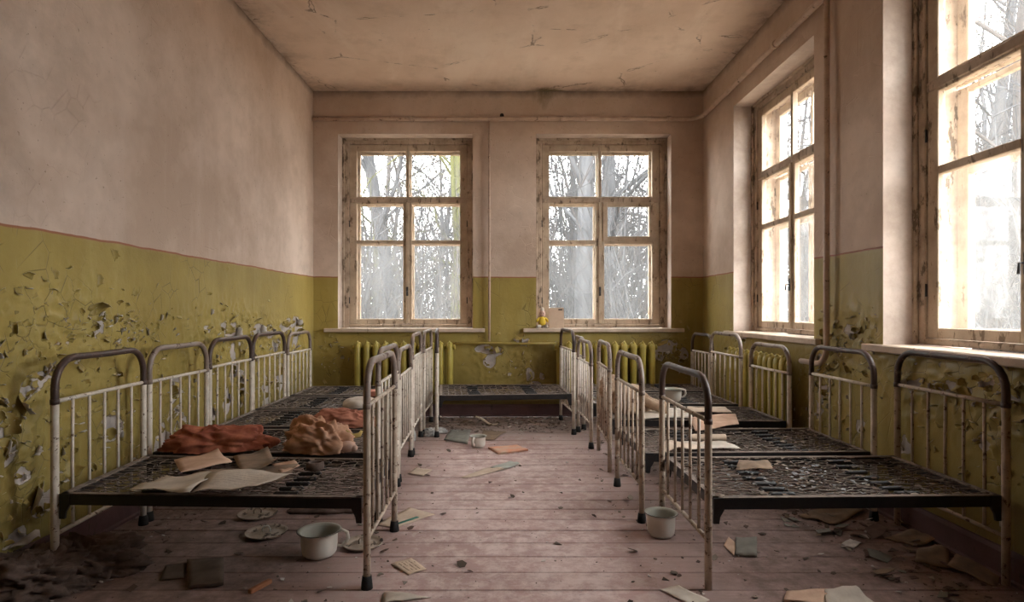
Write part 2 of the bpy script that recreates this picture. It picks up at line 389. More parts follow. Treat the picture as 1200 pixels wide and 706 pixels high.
M_RED = simple('faded_red_cloth', (.52, .19, .11), (.27, .075, .05), 11, .9)
M_PEACH = simple('soiled_peach_cloth', (.62, .38, .26), (.48, .26, .165), 9, .9)
M_PINKC = simple('salmon_cloth', (.56, .25, .17), (.40, .16, .11), 14, .9)
M_BEIGE = simple('beige_plush', (.52, .38, .27), (.38, .26, .18), 18, .95)
M_DARKC = simple('dark_brown_rag', (.17, .115, .095), (.085, .057, .047), 18, .95)
M_YEL = simple('yellow_plastic', (.72, .52, .05), (.60, .42, .04), 8, .5)
M_SKIN = simple('dusty_pink_plastic', (.62, .42, .34), (.52, .34, .27), 8, .6)
M_YPL = simple('yellowish_plastic', (.50, .37, .12), (.40, .28, .09), 8, .5)
M_FELT = simple('dusty_felt_ring', (.17, .12, .10), (.10, .07, .06), 40, .95)
M_WOODP = simple('orange_wood', (.42, .19, .10), (.30, .12, .06), 20, .8)
M_BLACK = simple('black_plastic', (.01, .01, .01), None, 20, .6)
M_PILL = simple('grey_white_pillow', (.64, .58, .52), (.50, .44, .38), 8, .9)
M_CHIP = simple('paint_and_plaster_crumbs', (.36, .31, .26), (.12, .09, .07), 3.1, .9)
M_CHIPD = simple('dark_litter', (.15, .11, .085), (.06, .045, .036), 3.3, .95)
M_LEAF = simple('leaf_litter', (.30, .25, .20), (.20, .165, .13), 3, .95)
M_RING = simple('white_litter', (.50, .49, .47), (.30, .30, .30), 5, .8)
M_PALE = simple('pale_blue_flakes', (.36, .37, .39), (.16, .155, .15), 9, .8)
M_SHADE = simple('steel', (.35, .33, .3), None, 20, .35, .5, 1)

# ------------------------------------------------------------------ peeling wall grids
def vnoise(x, y, sc, seed):
    rs = np.random.RandomState(seed); T = rs.rand(64, 64)
    x = x*sc; y = y*sc; xi = np.floor(x).astype(int); yi = np.floor(y).astype(int); fx = x-xi; fy = y-yi
    fx = fx*fx*(3-2*fx); fy = fy*fy*(3-2*fy)
    a = T[xi % 64, yi % 64]; b = T[(xi+1) % 64, yi % 64]; c = T[xi % 64, (yi+1) % 64]; d = T[(xi+1) % 64, (yi+1) % 64]
    return (a*(1-fx)+b*fx)*(1-fy)+(c*(1-fx)+d*fx)*fy
def fbm(x, y, sc, seed): return .55*vnoise(x, y, sc, seed)+.3*vnoise(x, y, sc*2.1, seed+1)+.15*vnoise(x, y, sc*4.3, seed+2)

def axis(a, b, fine0, fine1, fs, cs, marks):
    pts = {round(a, 5), round(b, 5)} | {round(m, 5) for m in marks if a < m < b}
    ks = sorted(pts | {fine0, fine1}) ; ks = [k for k in ks if a <= k <= b]
    out = [ks[0]]
    for p, q in zip(ks[:-1], ks[1:]):
        st = fs if (p >= fine0-1e-6 and q <= fine1+1e-6) else cs
        n = max(1, int(math.ceil((q-p)/st))); out += [p+(q-p)*i/n for i in range(1, n+1)]
    return np.array(out)

def wall_grid(name, kind, U, Z, holes, patches, zones, seed):
    """kind: 'left' (x=XL, faces +x), 'right' (x=XR, faces -x), 'back' (y=YB, faces -y)"""
    nu, nz = len(U), len(Z); UU, ZZ = np.meshgrid(U, Z, indexing='ij')
    bare = np.full(UU.shape, -1.0)
    wob = fbm(UU, ZZ, 16, seed)-.5; wx = (fbm(UU, ZZ, 9, seed+7)-.5)*.10; wz = (fbm(UU, ZZ, 9, seed+17)-.5)*.10
    for (u, z, ru, rz) in patches:
        d = np.sqrt(((UU+wx-u)/ru)**2+((ZZ+wz-z)/rz)**2); bare = np.maximum(bare, 1-d+wob*.9)
    zone = np.zeros(UU.shape)
    for (u, z, ru, rz, a) in zones:
        zone = np.maximum(zone, a*np.clip(1.25-np.sqrt(((UU-u)/ru)**2+((ZZ-z)/rz)**2), 0, 1))
    chip = fbm(UU, ZZ, 22, seed+31); bare = np.maximum(bare, (chip-.94+zone*.15)*6)
    b01 = np.clip(bare*2.2+.5, 0, 1)
    lift = np.clip(1-np.abs(bare+.16)/.16, 0, 1)*(.35+fbm(UU, ZZ, 30, seed+5))
    rid = np.clip(1-np.abs(fbm(UU, ZZ, 13, seed+41)-.5)*14, 0, 1)*np.clip(zone, 0, 1)
    blist = np.clip(fbm(UU, ZZ, 7, seed+51)-.55, 0, 1)*zone
    D = .0035*(1-b01)+.012*lift*(1-b01)+(.016*rid+.05*blist)*(1-b01)
    D *= (ZZ < ZP-.01)
    D += (vnoise(UU, ZZ, 1.3, seed+3)-.5)*.006+(vnoise(UU, ZZ, 5, seed+4)-.5)*.0018
    eb = np.ones(UU.shape)
    for (u0, u1, z0, z1) in holes:
        dd = np.maximum(np.maximum(u0-UU, UU-u1), np.maximum(z0-ZZ, ZZ-z1)); eb = np.minimum(eb, np.clip(dd/.03, 0, 1))
    D *= eb; D = np.maximum(D, 0)
    if kind == 'left': V = np.stack([XL+D, UU, ZZ], -1)
    elif kind == 'right': V = np.stack([XR-D, UU, ZZ], -1)
    else: V = np.stack([UU, YB-D, ZZ], -1)
    uc = (U[:-1]+U[1:])/2; zc = (Z[:-1]+Z[1:])/2; UC, ZC = np.meshgrid(uc, zc, indexing='ij')
    keep = np.ones(UC.shape, bool)
    for (u0, u1, z0, z1) in holes: keep &= ~((UC > u0) & (UC < u1) & (ZC > z0) & (ZC < z1))
    I, J = np.nonzero(keep); a = I*nz+J; F = np.stack([a, a+nz, a+nz+1, a+1], -1)
    if kind == 'right' : F = F[:, ::-1]
    if kind == 'left': pass
    vs = V.reshape(-1, 3); nb = len(vs)
    mi = np.zeros(len(F), int); vs = vs.tolist(); F = F.tolist(); mi = mi.tolist()
    for (u0, u1, z0, z1) in holes:      # plastered reveals, as deep as the wall
        def P(u, z, d):
            return (XR+d, u, z) if kind == 'right' else (u, YB+d, z)
        b = len(vs); vs += [P(u0, z0, 0), P(u1, z0, 0), P(u1, z1, 0), P(u0, z1, 0), P(u0, z0, THICK), P(u1, z0, THICK), P(u1, z1, THICK), P(u0, z1, THICK)]
        for k in range(4): F.append([b+k, b+(k+1) % 4, b+4+(k+1) % 4, b+4+k]); mi.append(1)
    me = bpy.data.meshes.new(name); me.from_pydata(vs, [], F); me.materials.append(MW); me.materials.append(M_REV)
    me.polygons.foreach_set('material_index', mi); me.polygons.foreach_set('use_smooth', [k == 0 for k in mi])
    at = me.attributes.new('bare', 'FLOAT', 'POINT'); vals = np.zeros(len(vs), dtype=np.float32); vals[:nb] = b01.reshape(-1); at.data.foreach_set('value', vals)
    me.update(); o = bpy.data.objects.new(name, me); COL.objects.link(o); struct(o); return o

def lw(px, py):  s = (px-VX)/XL; return (FPX/s, EYE-(py-VY)/s)       # left wall (Y, z) at a pixel
def rw(px, py):  s = (px-VX)/XR; return (FPX/s, EYE-(py-VY)/s)
def bw(px, py):  s = FPX/YB; return ((px-VX)/s, EYE-(py-VY)/s)
def patchlist(fn, L, X=None):
    out = []
    for (px, py, rx, ry) in L:
        u, z = fn(px, py); u2, _ = fn(px+rx, py); s = abs((px-VX)/X) if X else FPX/YB
        out.append((u, z, max(abs(u2-u), .012), ry/s))
    return out
LP = patchlist(lw, [(114,377,7,11),(107,392,4,5),(34,452,10,15),(48,440,7,6),(60,433,7,5),(4,520,8,32),(14,632,13,8),(1,470,6,4),(50,590,12,14),(72,560,8,8),
    (130,500,8,20),(203,455,9,14),(203,484,6,8),(212,503,8,14),(271,388,8,11),(300,386,7,6),(316,388,5,8),(334,383,5,9),(350,383,4,9),(343,378,6,4),(272,428,5,22),(266,470,4,14),
    (283,452,5,14),(247,487,5,15),(310,460,4,20),(326,440,4,16),(345,400,3,14),(322,405,4,8),(188,512,8,16),(262,385,5,4),(22,560,7,9),(12,490,4,8),(240,388,5,4),(152,398,4,3),(88,420,4,3)], XL)
RP = patchlist(rw, [(1000,386,9,5),(965,455,6,14),(962,480,5,12),(872,455,5,18),(1085,452,30,6),(1125,458,16,8),(1160,450,10,8),(1190,470,10,6),(1010,500,5,8),(1150,520,7,8),
    (1060,520,5,10),(1185,430,6,5),(985,412,4,5),(960,420,3,6),(872,395,3,8)], XR)
BP = patchlist(bw, [(572,411,16,6),(572,422,5,8),(615,400,8,6),(588,412,3,4),(619,440,5,9),(625,452,9,5),(634,441,4,4),(779,408,15,10),(772,419,6,6),(800,417,7,9),(597,440,3,3),(604,398,3,2),(402,418,3,2)])
LZ = [(*lw(70,390), .55,.30,1), (*lw(270,395), .9,.28,1), (*lw(40,470), .45,.5,.9), (*lw(200,450), .6,.45,.7), (*lw(310,430), 1.2,.4,.9), (*lw(150,380), .4,.12,.6), (*lw(20,600), .4,.4,.8), (*lw(130,520),.5,.4,.6)]
RZ = [(*rw(1100,450), .5,.3,1), (*rw(1000,400), .4,.3,.8), (*rw(960,460), .4,.4,.8), (*rw(870,440), .6,.5,.6), (*rw(1180,500), .3,.4,.8)]
BZ = [(*bw(600,430), .55,.35,.9), (*bw(790,410), .35,.3,.7), (*bw(385,410), .3,.25,.6)]

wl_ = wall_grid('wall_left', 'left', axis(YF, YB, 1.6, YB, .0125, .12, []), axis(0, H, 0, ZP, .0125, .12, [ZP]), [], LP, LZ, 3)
hs = [(a, b, WZ0, WZ1) for a, b in SIDE_WIN]
wr_ = wall_grid('wall_right', 'right', axis(YF, YB, 1.8, YB, .014, .12, [k for h in hs for k in h[:2]]), axis(0, H, 0, ZP, .014, .12, [ZP, WZ0, WZ1]), hs, RP, RZ, 103)
hb = [(a, b, WZ0, WZ1) for a, b in BACK_WIN]
wb_ = wall_grid('wall_back', 'back', axis(XL, XR, XL, XR, .015, .12, [k for h in hb for k in h[:2]]), axis(0, H, 0, ZP, .015, .12, [ZP, WZ0, WZ1]), hb, BP, BZ, 203)
mb = MB(); mb.box((XL-.1, YF-.12, 0), (XR+.1, YF, H)); struct(mb.build('wall_front', MW))
mb = MB(); mb.box((XL-.15, YF-THICK, H), (XR+THICK, YB+THICK, H+.2)); struct(mb.build('ceiling', MC))
# floor: dark underlay and painted boards laid across the room
mb = MB(); mb.box((XL-.15, YF-THICK, -.12), (XR+.15, YB+.15, -.028)); fl = struct(mb.build('floor', M_SUB))
ys = [2.431+.1645*k for k in range(-26, 25)]
for a, b in zip(ys[:-1], ys[1:]):
    if a < YF-.2: continue
    b = min(b, YB+.04)
    if b-a < .03: continue
    mb = MB(); dz = random.uniform(-.0015, .0015); g = random.choice([.0008, .0012, .002, .0042])
    x0, x1 = XL-.05, XR+.05; n = 28; P = []
    prof = [(a+g, -.027), (a+g, -.004), (a+g+.004, 0), (b-g-.004, 0), (b-g, -.004), (b-g, -.027)]
    sd = random.random()*50
    vs = []
    for i in range(n+1):
        x = x0+(x1-x0)*i/n; w = mn.noise(Vector((x*1.3, sd, 0)))*.0018
        wy = mn.noise(Vector((x*3, sd, 5)))*.0012
        for q, (y, z) in enumerate(prof): vs.append((x, y+(wy if q > 2 else -wy), min(z+dz+w, .001) if z > -.02 else z))
    fs = [(i*6+j, i*6+j+1, (i+1)*6+j+1, (i+1)*6+j) for i in range(n) for j in range(5)]
    mb.add([(v[0], v[1], v[2]) for v in vs], [f[::-1] for f in fs]); mb.build('plank', M_PLANK, fl)

def skirt(name, a, b, nrm):
    mb = MB(); a = Vector((*a, 0)); b = Vector((*b, 0)); t = (b-a); L = t.length; t.normalize(); n = Vector((*nrm, 0))
    k = max(2, int(L/.25)); vs = []
    prof = [(0, 0), (.034, 0), (.034, .012), (.024, .02), (.022, .110), (.014, .128), (0, .131)]
    for i in range(k+1):
        p = a+t*(L*i/k); j = mn.noise(p*1.7)*.003
        for d, z in prof: vs.append(p+n*(d+(j if d > 0 else 0))+Vector((0, 0, z)))
    K = len(prof); fs = [(i*K+j, i*K+j+1, (i+1)*K+j+1, (i+1)*K+j) for i in range(k) for j in range(K-1)]
    fs += [tuple(range(K)), tuple(k*K+q for q in range(K))[::-1]]
    mb.add(vs, fs); o = mb.build(name, M_SKIRT); struct(o)
skirt('baseboard_left', (XL, YF), (XL, YB), (1, 0)); skirt('baseboard_right', (XR, YF), (XR, YB), (-1, 0)); skirt('baseboard_back', (XL+.03, YB), (XR-.03, YB), (0, -1))

# ------------------------------------------------------------------ paint flakes on the walls
def flake(mb, o, n, hx, L, W, curl, seed):
    """o hinge point on wall, n wall normal, hx hinge direction; the chip rolls away from the wall"""
    r = random.Random(seed); t = n.cross(hx).normalized(); R, Cc = 6, 5; P = []
    for i in range(R):
        s = L*i/(R-1); ang = s/curl; row = []
        for j in range(Cc):
            q = (j/(Cc-1)-.5)*W*(1-.55*(i/(R-1))**1.3); q += r.uniform(-.08, .08)*W*(i > 0)
            ss = s*(1+r.uniform(-.12, .12)); ang = ss/curl
            row.append(o+hx*q+t*(curl*math.sin(ang))+n*(.004+curl*(1-math.cos(ang))))
        P.append(row)
    mb.sheet(P, .0009, 1, 0)
def flakes_for(wall, fn, n, patches, px, zones, hidden, rnd, count, dens_excl=lambda u, z: False):
    tang = Vector((0, 1, 0)) if abs(n.x) > .5 else Vector((1, 0, 0))
    for (u, z, ru, rz) in patches:
        k = 2 if ru*rz < .002 else 3
        for q in range(k):
            a = rnd.uniform(0, 2*PI); hx = (tang*math.cos(a)+Vector((0, 0, 1))*math.sin(a))
            t = n.cross(hx).normalized(); ofs = -t
            o = fn(u, z)+Vector(tang)*(ofs.dot(tang)*ru*.85)+Vector((0, 0, ofs.z*rz*.85))
            L = min(.11, max(.03, (ru+rz)*.5*rnd.uniform(.5, 1.0))); mb = MB()
            flake(mb, o, n, hx, L, L*rnd.uniform(.7, 1.5), L*rnd.uniform(.36, .62), rnd.random())
            mb.build('paint_flake', [M_GREEN, M_FLKB], wall)
    mb = MB()
    for q in range(count):
        u, z, ru, rz, am = rnd.choice(zones); uu = rnd.gauss(u, ru*.5); zz = rnd.gauss(z, rz*.5)
        if not (.2 < zz < ZP-.05) or dens_excl(uu, zz): continue
        a = rnd.choice([0, 0, PI/2, PI, -PI/2])+rnd.gauss(0, .5); hx = (tang*math.cos(a)+Vector((0, 0, 1))*math.sin(a)); L = rnd.uniform(.010, .038)
        flake(mb, fn(uu, zz), n, hx, L, L*rnd.uniform(.8, 2.4), L*rnd.choice([.42, .55, .8, 1.3]), rnd.random())
    tag(mb.build('paint_curls', [M_GREEN, M_FLKB], wall), kind='stuff')
rnd = random.Random(5)
flakes_for(wl_, lambda u, z: Vector((XL, u, z)), Vector((1, 0, 0)), LP, None, LZ, None, rnd, 650, lambda u, z: u > YB-.05 or u < 1.6)
inh = lambda u, z: any(a-.03 < u < b+.03 and z > WZ0-.05 for a, b in SIDE_WIN) or u > YB-.05
flakes_for(wr_, lambda u, z: Vector((XR, u, z)), Vector((-1, 0, 0)), RP, None, RZ, None, rnd, 420, inh)
inb = lambda u, z: any(a-.03 < u < b+.03 and z > WZ0-.05 for a, b in BACK_WIN) or abs(u) > 2.0
flakes_for(wb_, lambda u, z: Vector((u, YB, z)), Vector((0, -1, 0)), BP, None, BZ, None, rnd, 150, inb)
# big curled chips the photograph shows singly
for (px, py, a, L, W, c) in [(108,368,-.5,.10,.09,.05),(3,500,-1.5,.06,.14,.04),(22,640,.2,.09,.16,.04),(45,585,1.2,.10,.13,.07),(30,470,2.2,.08,.10,.05),(74,548,-2.2,.09,.09,.05),(140,505,1.5,.06,.13,.035),(206,448,2.9,.06,.10,.04),(300,380,0,.08,.12,.05),(272,378,.3,.07,.12,.05),(350,378,.1,.06,.09,.04),(334,380,0,.07,.08,.04)]:
    u, z = lw(px, py); mb = MB(); hx = Vector((0, math.cos(a), math.sin(a)))
    flake(mb, Vector((XL, u, z)), Vector((1, 0, 0)), hx, L, W, c, px); mb.build('paint_flake', [M_GREEN, M_FLKB], wl_)

# ------------------------------------------------------------------ windows
PANE = dict(c0=.154, c1=.667, c2=.765, c3=1.297, z0=1.044, z1=1.874, z2=1.918, z3=2.321, z4=2.402, z5=2.905)
def window(name, loc, rz, vent=False, sill_ext=(.12, .12)):
    w = empty(name, loc, rz); struct(w)
    S = PANE; W = WW; b = .006
    f0, f1 = .185, .275           # window box behind the plaster reveal
    mb = MB(); zb, zt = WZ0+.045, WZ1
    mb.box((0, f0, zb), (.072, f1, zt), 0, b); mb.box((W-.072, f0, zb), (W, f1, zt), 0, b)
    mb.box((.072, f0, zt-.062), (W-.072, f1, zt), 0, b); mb.box((.072, f0, zb), (W-.072, f1, zb+.035), 0, b)
    mb.box((.072, f0+.004, S['z3']+.012), (W-.072, f1, S['z4']-.012), 0, b)
    mb.box((0.04, f1, zb), (.075, f1+.15, zt)); mb.box((W-.075, f1, zb), (W-.04, f1+.15, zt)); mb.box((.07, f1, zt-.05), (W-.07, f1+.15, zt)); mb.box((.07, f1, zb), (W-.07, f1+.15, zb+.03))
    fr = mb.build('window_frame', M_WOODR, w)
    mb = MB(); mb.box((-.012, f0-.022, zb), (.022, f0, zt+.012), 0, .004); mb.box((W-.022, f0-.022, zb), (W+.012, f0, zt+.012), 0, .004); mb.box((.02, f0-.022, zt-.02), (W-.02, f0, zt+.012), 0, .004)
    # irregular mortar clinging to the box
    mb.build('architrave', M_WOODR, w)
    def leaf(x0, x1, zlo, zhi, y0, y1, bars, panes, lw_=.05, nm='sash'):
        mb = MB(); mb.box((x0, y0, zlo), (panes[0][0], y1, zhi), 0, .004); mb.box((panes[0][1], y0, zlo), (x1, y1, zhi), 0, .004)
        zs = sorted([p[2] for p in panes]+[p[3] for p in panes])
        edges = [zlo]+zs+[zhi]
        for q in range(0, len(edges), 2): mb.box((panes[0][0], y0+.001, edges[q]), (panes[0][1], y1-.001, edges[q+1]), 0, .004)
        o = mb.build(nm, M_WOOD, w)
        for p in panes:
            g = MB(); ym = (y0+y1)/2+.008
            lo_, hi_ = p[2]-.004, p[3]+.004
            g.add([(p[0]-.004, ym, lo_), (p[1]+.004, ym, lo_), (p[1]+.004, ym, hi_), (p[0]-.004, ym, hi_)], [(0, 1, 2, 3)])
            g.build('glass_pane', M_GL2 if p[3] < 2.0 else M_GL1, o)
        return o
    for (y0, y1, inn) in ((f0+.012, f0+.055, True), (f1+.085, f1+.125, False)):
        e = 0 if inn else .012
        xm = (S['c1']+S['c2'])/2
        L1 = [(S['c0'], S['c1'], S['z0'], S['z1']), (S['c0'], S['c1'], S['z2'], S['z3'])]
        R1 = [(S['c2'], S['c3'], S['z0'], S['z1']), (S['c2'], S['c3'], S['z2'], S['z3'])]
        z_lo, z_hi = WZ0+.083, S['z3']+.03
        leaf(.075, xm-.002, z_lo, z_hi, y0, y1, None, L1)
        rs = leaf(xm+.002, W-.075, z_lo, z_hi, y0, y1, None, R1 if not (vent and inn) else [R1[0], (S['c2'], S['c3'], S['z2'], S['z3'])])
        if vent and inn:
            mb = MB(); a0, a1, q0, q1 = S['c2']-.018, S['c3']+.018, S['z2']-.012, S['z3']+.018; t = .052; yy = y0-.016
            mb.box((a0, yy, q0), (a0+t, y0-.001, q1), 0, .003); mb.box((a1-t, yy, q0), (a1, y0-.001, q1), 0, .003)
            mb.box((a0+t, yy, q0), (a1-t, y0-.001, q0+t), 0, .003); mb.box((a0+t, yy, q1-t), (a1-t, y0-.001, q1), 0, .003)
            mb.build('vent_sash', M_WOOD, w)
        if inn:
            mb = MB(); mb.box((xm-.018, y0-.014, z_lo+.01), (xm+.018, y0-.001, z_hi-.01), 0, .004); mb.build('cover_strip', M_WOOD, w)
            mb = MB(); mb.box((xm-.012, y0-.020, 1.30), (xm+.012, y0-.013, 1.40), 0, .002); mb.tube([(xm, y0-.02, 1.35), (xm, y0-.045, 1.35), (xm+.0, y0-.05, 1.30)], .006, 6); mb.build('window_catch', M_IRON, w)
            for hz in (1.25, 2.1):
                for hx in (.074, W-.074):
                    mb = MB(); mb.tube([(hx, y0-.006, hz-.035), (hx, y0-.006, hz+.035)], .006, 6); mb.build('hinge', M_IRON, w)
        zl, zh = S['z4']-.03, WZ1-.064
        leaf(.075, xm-.001, zl, zh, y0, y1, None, [(S['c0'], xm-.0175, S['z4'], S['z5'])])
        leaf(xm+.001, W-.075, zl, zh, y0, y1, None, [(xm+.0175, S['c3'], S['z4'], S['z5'])])
    # sill board
    mb = MB(); mb.box((-sill_ext[0], -.055, WZ0), (W+sill_ext[1], -.009, WZ0+.042), 0, .006); mb.box((.002, -.012, WZ0+.002), (W-.002, f0+.01, WZ0+.0415), 0, .002)
    mb.build('window_sill', M_SILL, w)
    return w
window('window_1', (BACK_WIN[0][0], YB, 0), 0, False, (.14, .13))
window('window_2', (BACK_WIN[1][0], YB, 0), 0, True, (.14, .13))
for k, (a, b) in enumerate(SIDE_WIN): window('window_%d' % (k+3), (XR, b, 0), -PI/2, k == 1)

# ------------------------------------------------------------------ trees outside
def tree(seed, h, r, lean, mat, first=2.6, dense=1.0, name='bare_tree'):
    rn = random.Random(seed); root = empty(name); tr = MB(); br = MB()
    def limb(m, p, d, L, r0, r1, k, n, wig, up=0.0):
        pts = [p.copy()]; rr = [r0]; d = d.normalized()
        for i in range(k):
            d = (d+Vector((rn.gauss(0, wig), rn.gauss(0, wig), rn.gauss(0, wig)+up))).normalized()
            pts.append(pts[-1]+d*(L/k)); rr.append(r0+(r1-r0)*(i+1)/k)
        m.tube(pts, rr, n, cap=False); return pts, rr
    d0 = Vector((math.cos(lean[0])*lean[1], math.sin(lean[0])*lean[1], 1))
    T, TR = limb(tr, Vector((0, 0, -.15)), d0, h, r, r*.16, 12, 7, .05)
    nb = int(16*dense)
    for b in range(nb):
        f = first/h+(1-first/h)*(b+rn.random())/nb; i = min(int(f*12), 11); q = f*12-i; p = T[i].lerp(T[i+1], q); rb = (TR[i]*(1-q)+TR[i+1]*q)*rn.uniform(.22, .45)
        a = rn.uniform(0, 2*PI); el = rn.uniform(.5, 2.2); d = Vector((math.cos(a), math.sin(a), el)); L = (h*(1-f)*.55+1.0)*rn.uniform(.6, 1.1)
        B, BR = limb(br, p, d, L, rb, rb*.25, 6, 4, .16, .04)
        for c in range(int(9*dense)):
            g = rn.uniform(.15, 1); i2 = min(int(g*6), 5); p2 = B[i2].lerp(B[i2+1], g*6-i2); d2 = (B[i2+1]-B[i2]).normalized()+Vector((rn.gauss(0, .7), rn.gauss(0, .7), rn.gauss(.15, .6)))
            C2, CR = limb(br, p2, d2, L*rn.uniform(.25, .5), max(BR[i2]*.45, .008), .004, 4, 3, .2)
            for e in range(5):
                i3 = rn.randint(1, 3); d3 = (C2[i3+1]-C2[i3]).normalized()+Vector((rn.gauss(0, .8), rn.gauss(0, .8), rn.gauss(.1, .7)))
                limb(br, C2[i3], d3, L*rn.uniform(.1, .24), .006, .003, 2, 3, .2)
    tr.build('trunk', mat, root); br.build('branches', mat, root); return root
GZ = -1.1
def shrub(seed, mat):
    rn = random.Random(seed); root = empty('bare_shrub'); st = MB(); tw = MB()
    for k in range(26):
        a = rn.uniform(0, 6.28); p = Vector((math.cos(a), math.sin(a), 0))*rn.uniform(0, .9)+Vector((0, 0, -.1)); d = Vector((math.cos(a)*rn.uniform(.02, .4), math.sin(a)*rn.uniform(.02, .4), 1)); L = rn.uniform(3.0, 6.5)
        pts = [p]; 
        for i in range(7): d = (d+Vector((rn.gauss(0, .09), rn.gauss(0, .09), 0))).normalized(); pts.append(pts[-1]+d*L/7)
        r0 = rn.uniform(.014, .038); st.tube(pts, [r0*(1-i/8) for i in range(8)], 4, cap=False)
        for c in range(10):
            i = rn.randint(1, 6); q = pts[i]; e = Vector((rn.gauss(0, .6), rn.gauss(0, .6), rn.uniform(.3, 1.2))).normalized(); l2 = rn.uniform(.4, 1.5)
            m = q+e*l2*.5; e2 = (e+Vector((rn.gauss(0, .3), rn.gauss(0, .3), .1))).normalized(); tw.tube([q, m, m+e2*l2*.5], [.008, .006, .003], 3, cap=False)
            f = (e+Vector((rn.gauss(0, .6), rn.gauss(0, .6), .1))).normalized(); tw.tube([m, m+f*l2*.4], [.005, .002], 3, cap=False)
    st.build('stems', mat, root); tw.build('twigs', mat, root); return root
B1 = bark('grey_bark', (.062, .063, .067), (.032, .033, .036)); B2 = bark('brown_bark', (.066, .060, .058), (.035, .031, .03)); B3 = bark('mossy_bark', (.055, .052, .040), (.032, .03, .022), 1)
protos = [tree(1, 15, .17, (1, .05), B1), tree(2, 13, .12, (2, .12), B2, 2.2), tree(3, 16, .21, (4, .06), B1, 3.2), tree(4, 11, .06, (5, .12), B2, 1.6, .8), tree(5, 14, .15, (.2, .16), B3, 2.5), tree(6, 8, .045, (3, .2), B1, .8, .9)]
placed = []
rt = random.Random(77)
def put(k, x, y, rz, s, label, group=None):
    pr = protos[k]
    if k in used_p: o = copy_tree(pr)
    else: o = pr; used_p.add(k)
    o.location = (x, y, GZ); o.rotation_euler = (0, 0, rz); o.scale = (s, s, s); tag(o, label, 'tree', group); placed.append((x, y)); return o
used_p = set()
def far(x, y, d): return all((x-a)**2+(y-b)**2 > d*d for a, b in placed)
put(4, -1.08, 12.0, .6, 1.1, 'mossy green trunk filling the upper right pane of the left back window')
put(4, -.72, 14.5, 2.2, 1.0, 'second mossy trunk just right of the first in the left back window')
put(2, 1.55, 11.5, 1.0, 1.0, 'thick dark trunk in the lower right pane of the right back window')
put(2, -2.6, 13.5, 3.0, .9, 'thick grey trunk in the lower left panes of the left back window')
put(1, 7.3, 8.0, 2.4, 1.15, 'leaning brown tree close outside the nearest right window')
put(0, 6.3, 6.6, .4, .9, 'slender leaning grey tree beside the nearest right window')
n_ = 0
while n_ < 85:
    y = 11+33*rt.random()**.8; x = rt.uniform(-.37, .37)*y
    if not far(x, y, .7): continue
    put(rt.choice([0, 1, 2, 3, 3, 3, 5, 5, 5, 4]), x, y, rt.uniform(0, 6.28), rt.uniform(.8, 1.2), 'leafless tree in the wood beyond the back wall windows', 'bare trees beyond the back windows'); n_ += 1
n_ = 0
while n_ < 95:
    a = rt.uniform(.28, 1.2); d = 8+34*rt.random()**.8; x = d*math.sin(a); y = d*math.cos(a)
    if x < 5.5 or not far(x, y, .8): continue
    put(rt.choice([0, 1, 2, 3, 3, 5, 5]), x, y, rt.uniform(0, 6.28), rt.uniform(.8, 1.2), 'leafless tree in the wood beyond the right wall windows', 'bare trees beyond the right windows'); n_ += 1
sh = [shrub(31, B1), shrub(32, B2)]
spots_ = []
while len(spots_) < 130:
    y = rt.uniform(9, 30); x = rt.uniform(-.36, .36)*y
    if len(spots_) % 2: a = rt.uniform(.34, .95); d = rt.uniform(8.5, 26); x = d*math.sin(a); y = d*math.cos(a)
    if len(spots_) % 2 and x < 6.5: continue
    if all((x-q[0])**2+(y-q[1])**2 > 1.2 for q in spots_): spots_.append((x, y))
for k, (x, y) in enumerate(spots_):
    o = sh[k] if k < 2 else copy_tree(sh[rt.randint(0, 1)]); o.location = (x, y, GZ); o.rotation_euler = (0, 0, rt.uniform(0, 6.28)); q = rt.uniform(.7, 1.25); o.scale = (q, q, q)
    if k % 2: tag(o, 'leafless many stemmed shrub in the wood beyond the right wall windows', 'shrub', 'bare shrubs beyond the right windows')
    else: tag(o, 'leafless many stemmed shrub in the wood beyond the back wall windows', 'shrub', 'bare shrubs beyond the back windows')
for k in range(len(protos)):
    if k not in used_p: put(k, 20+k, 40, 0, 1, 'leafless tree in the wood beyond the right wall windows', 'bare trees beyond the right windows')
mb = MB(); N = 40
vs = []; fs = []
for i in range(N+1):
    for j in range(N+1):
        x = -60+120*i/N; y = -40+120*j/N; vs.append((x, y, GZ+.25*mn.noise(Vector((x*.13, y*.13, 0)))-.12))
for i in range(N):
    for j in range(N): a = i*(N+1)+j; fs.append((a, a+N+1, a+N+2, a+1))
mb.add(vs, fs, 0, True); struct(mb.build('ground', M_LEAF))

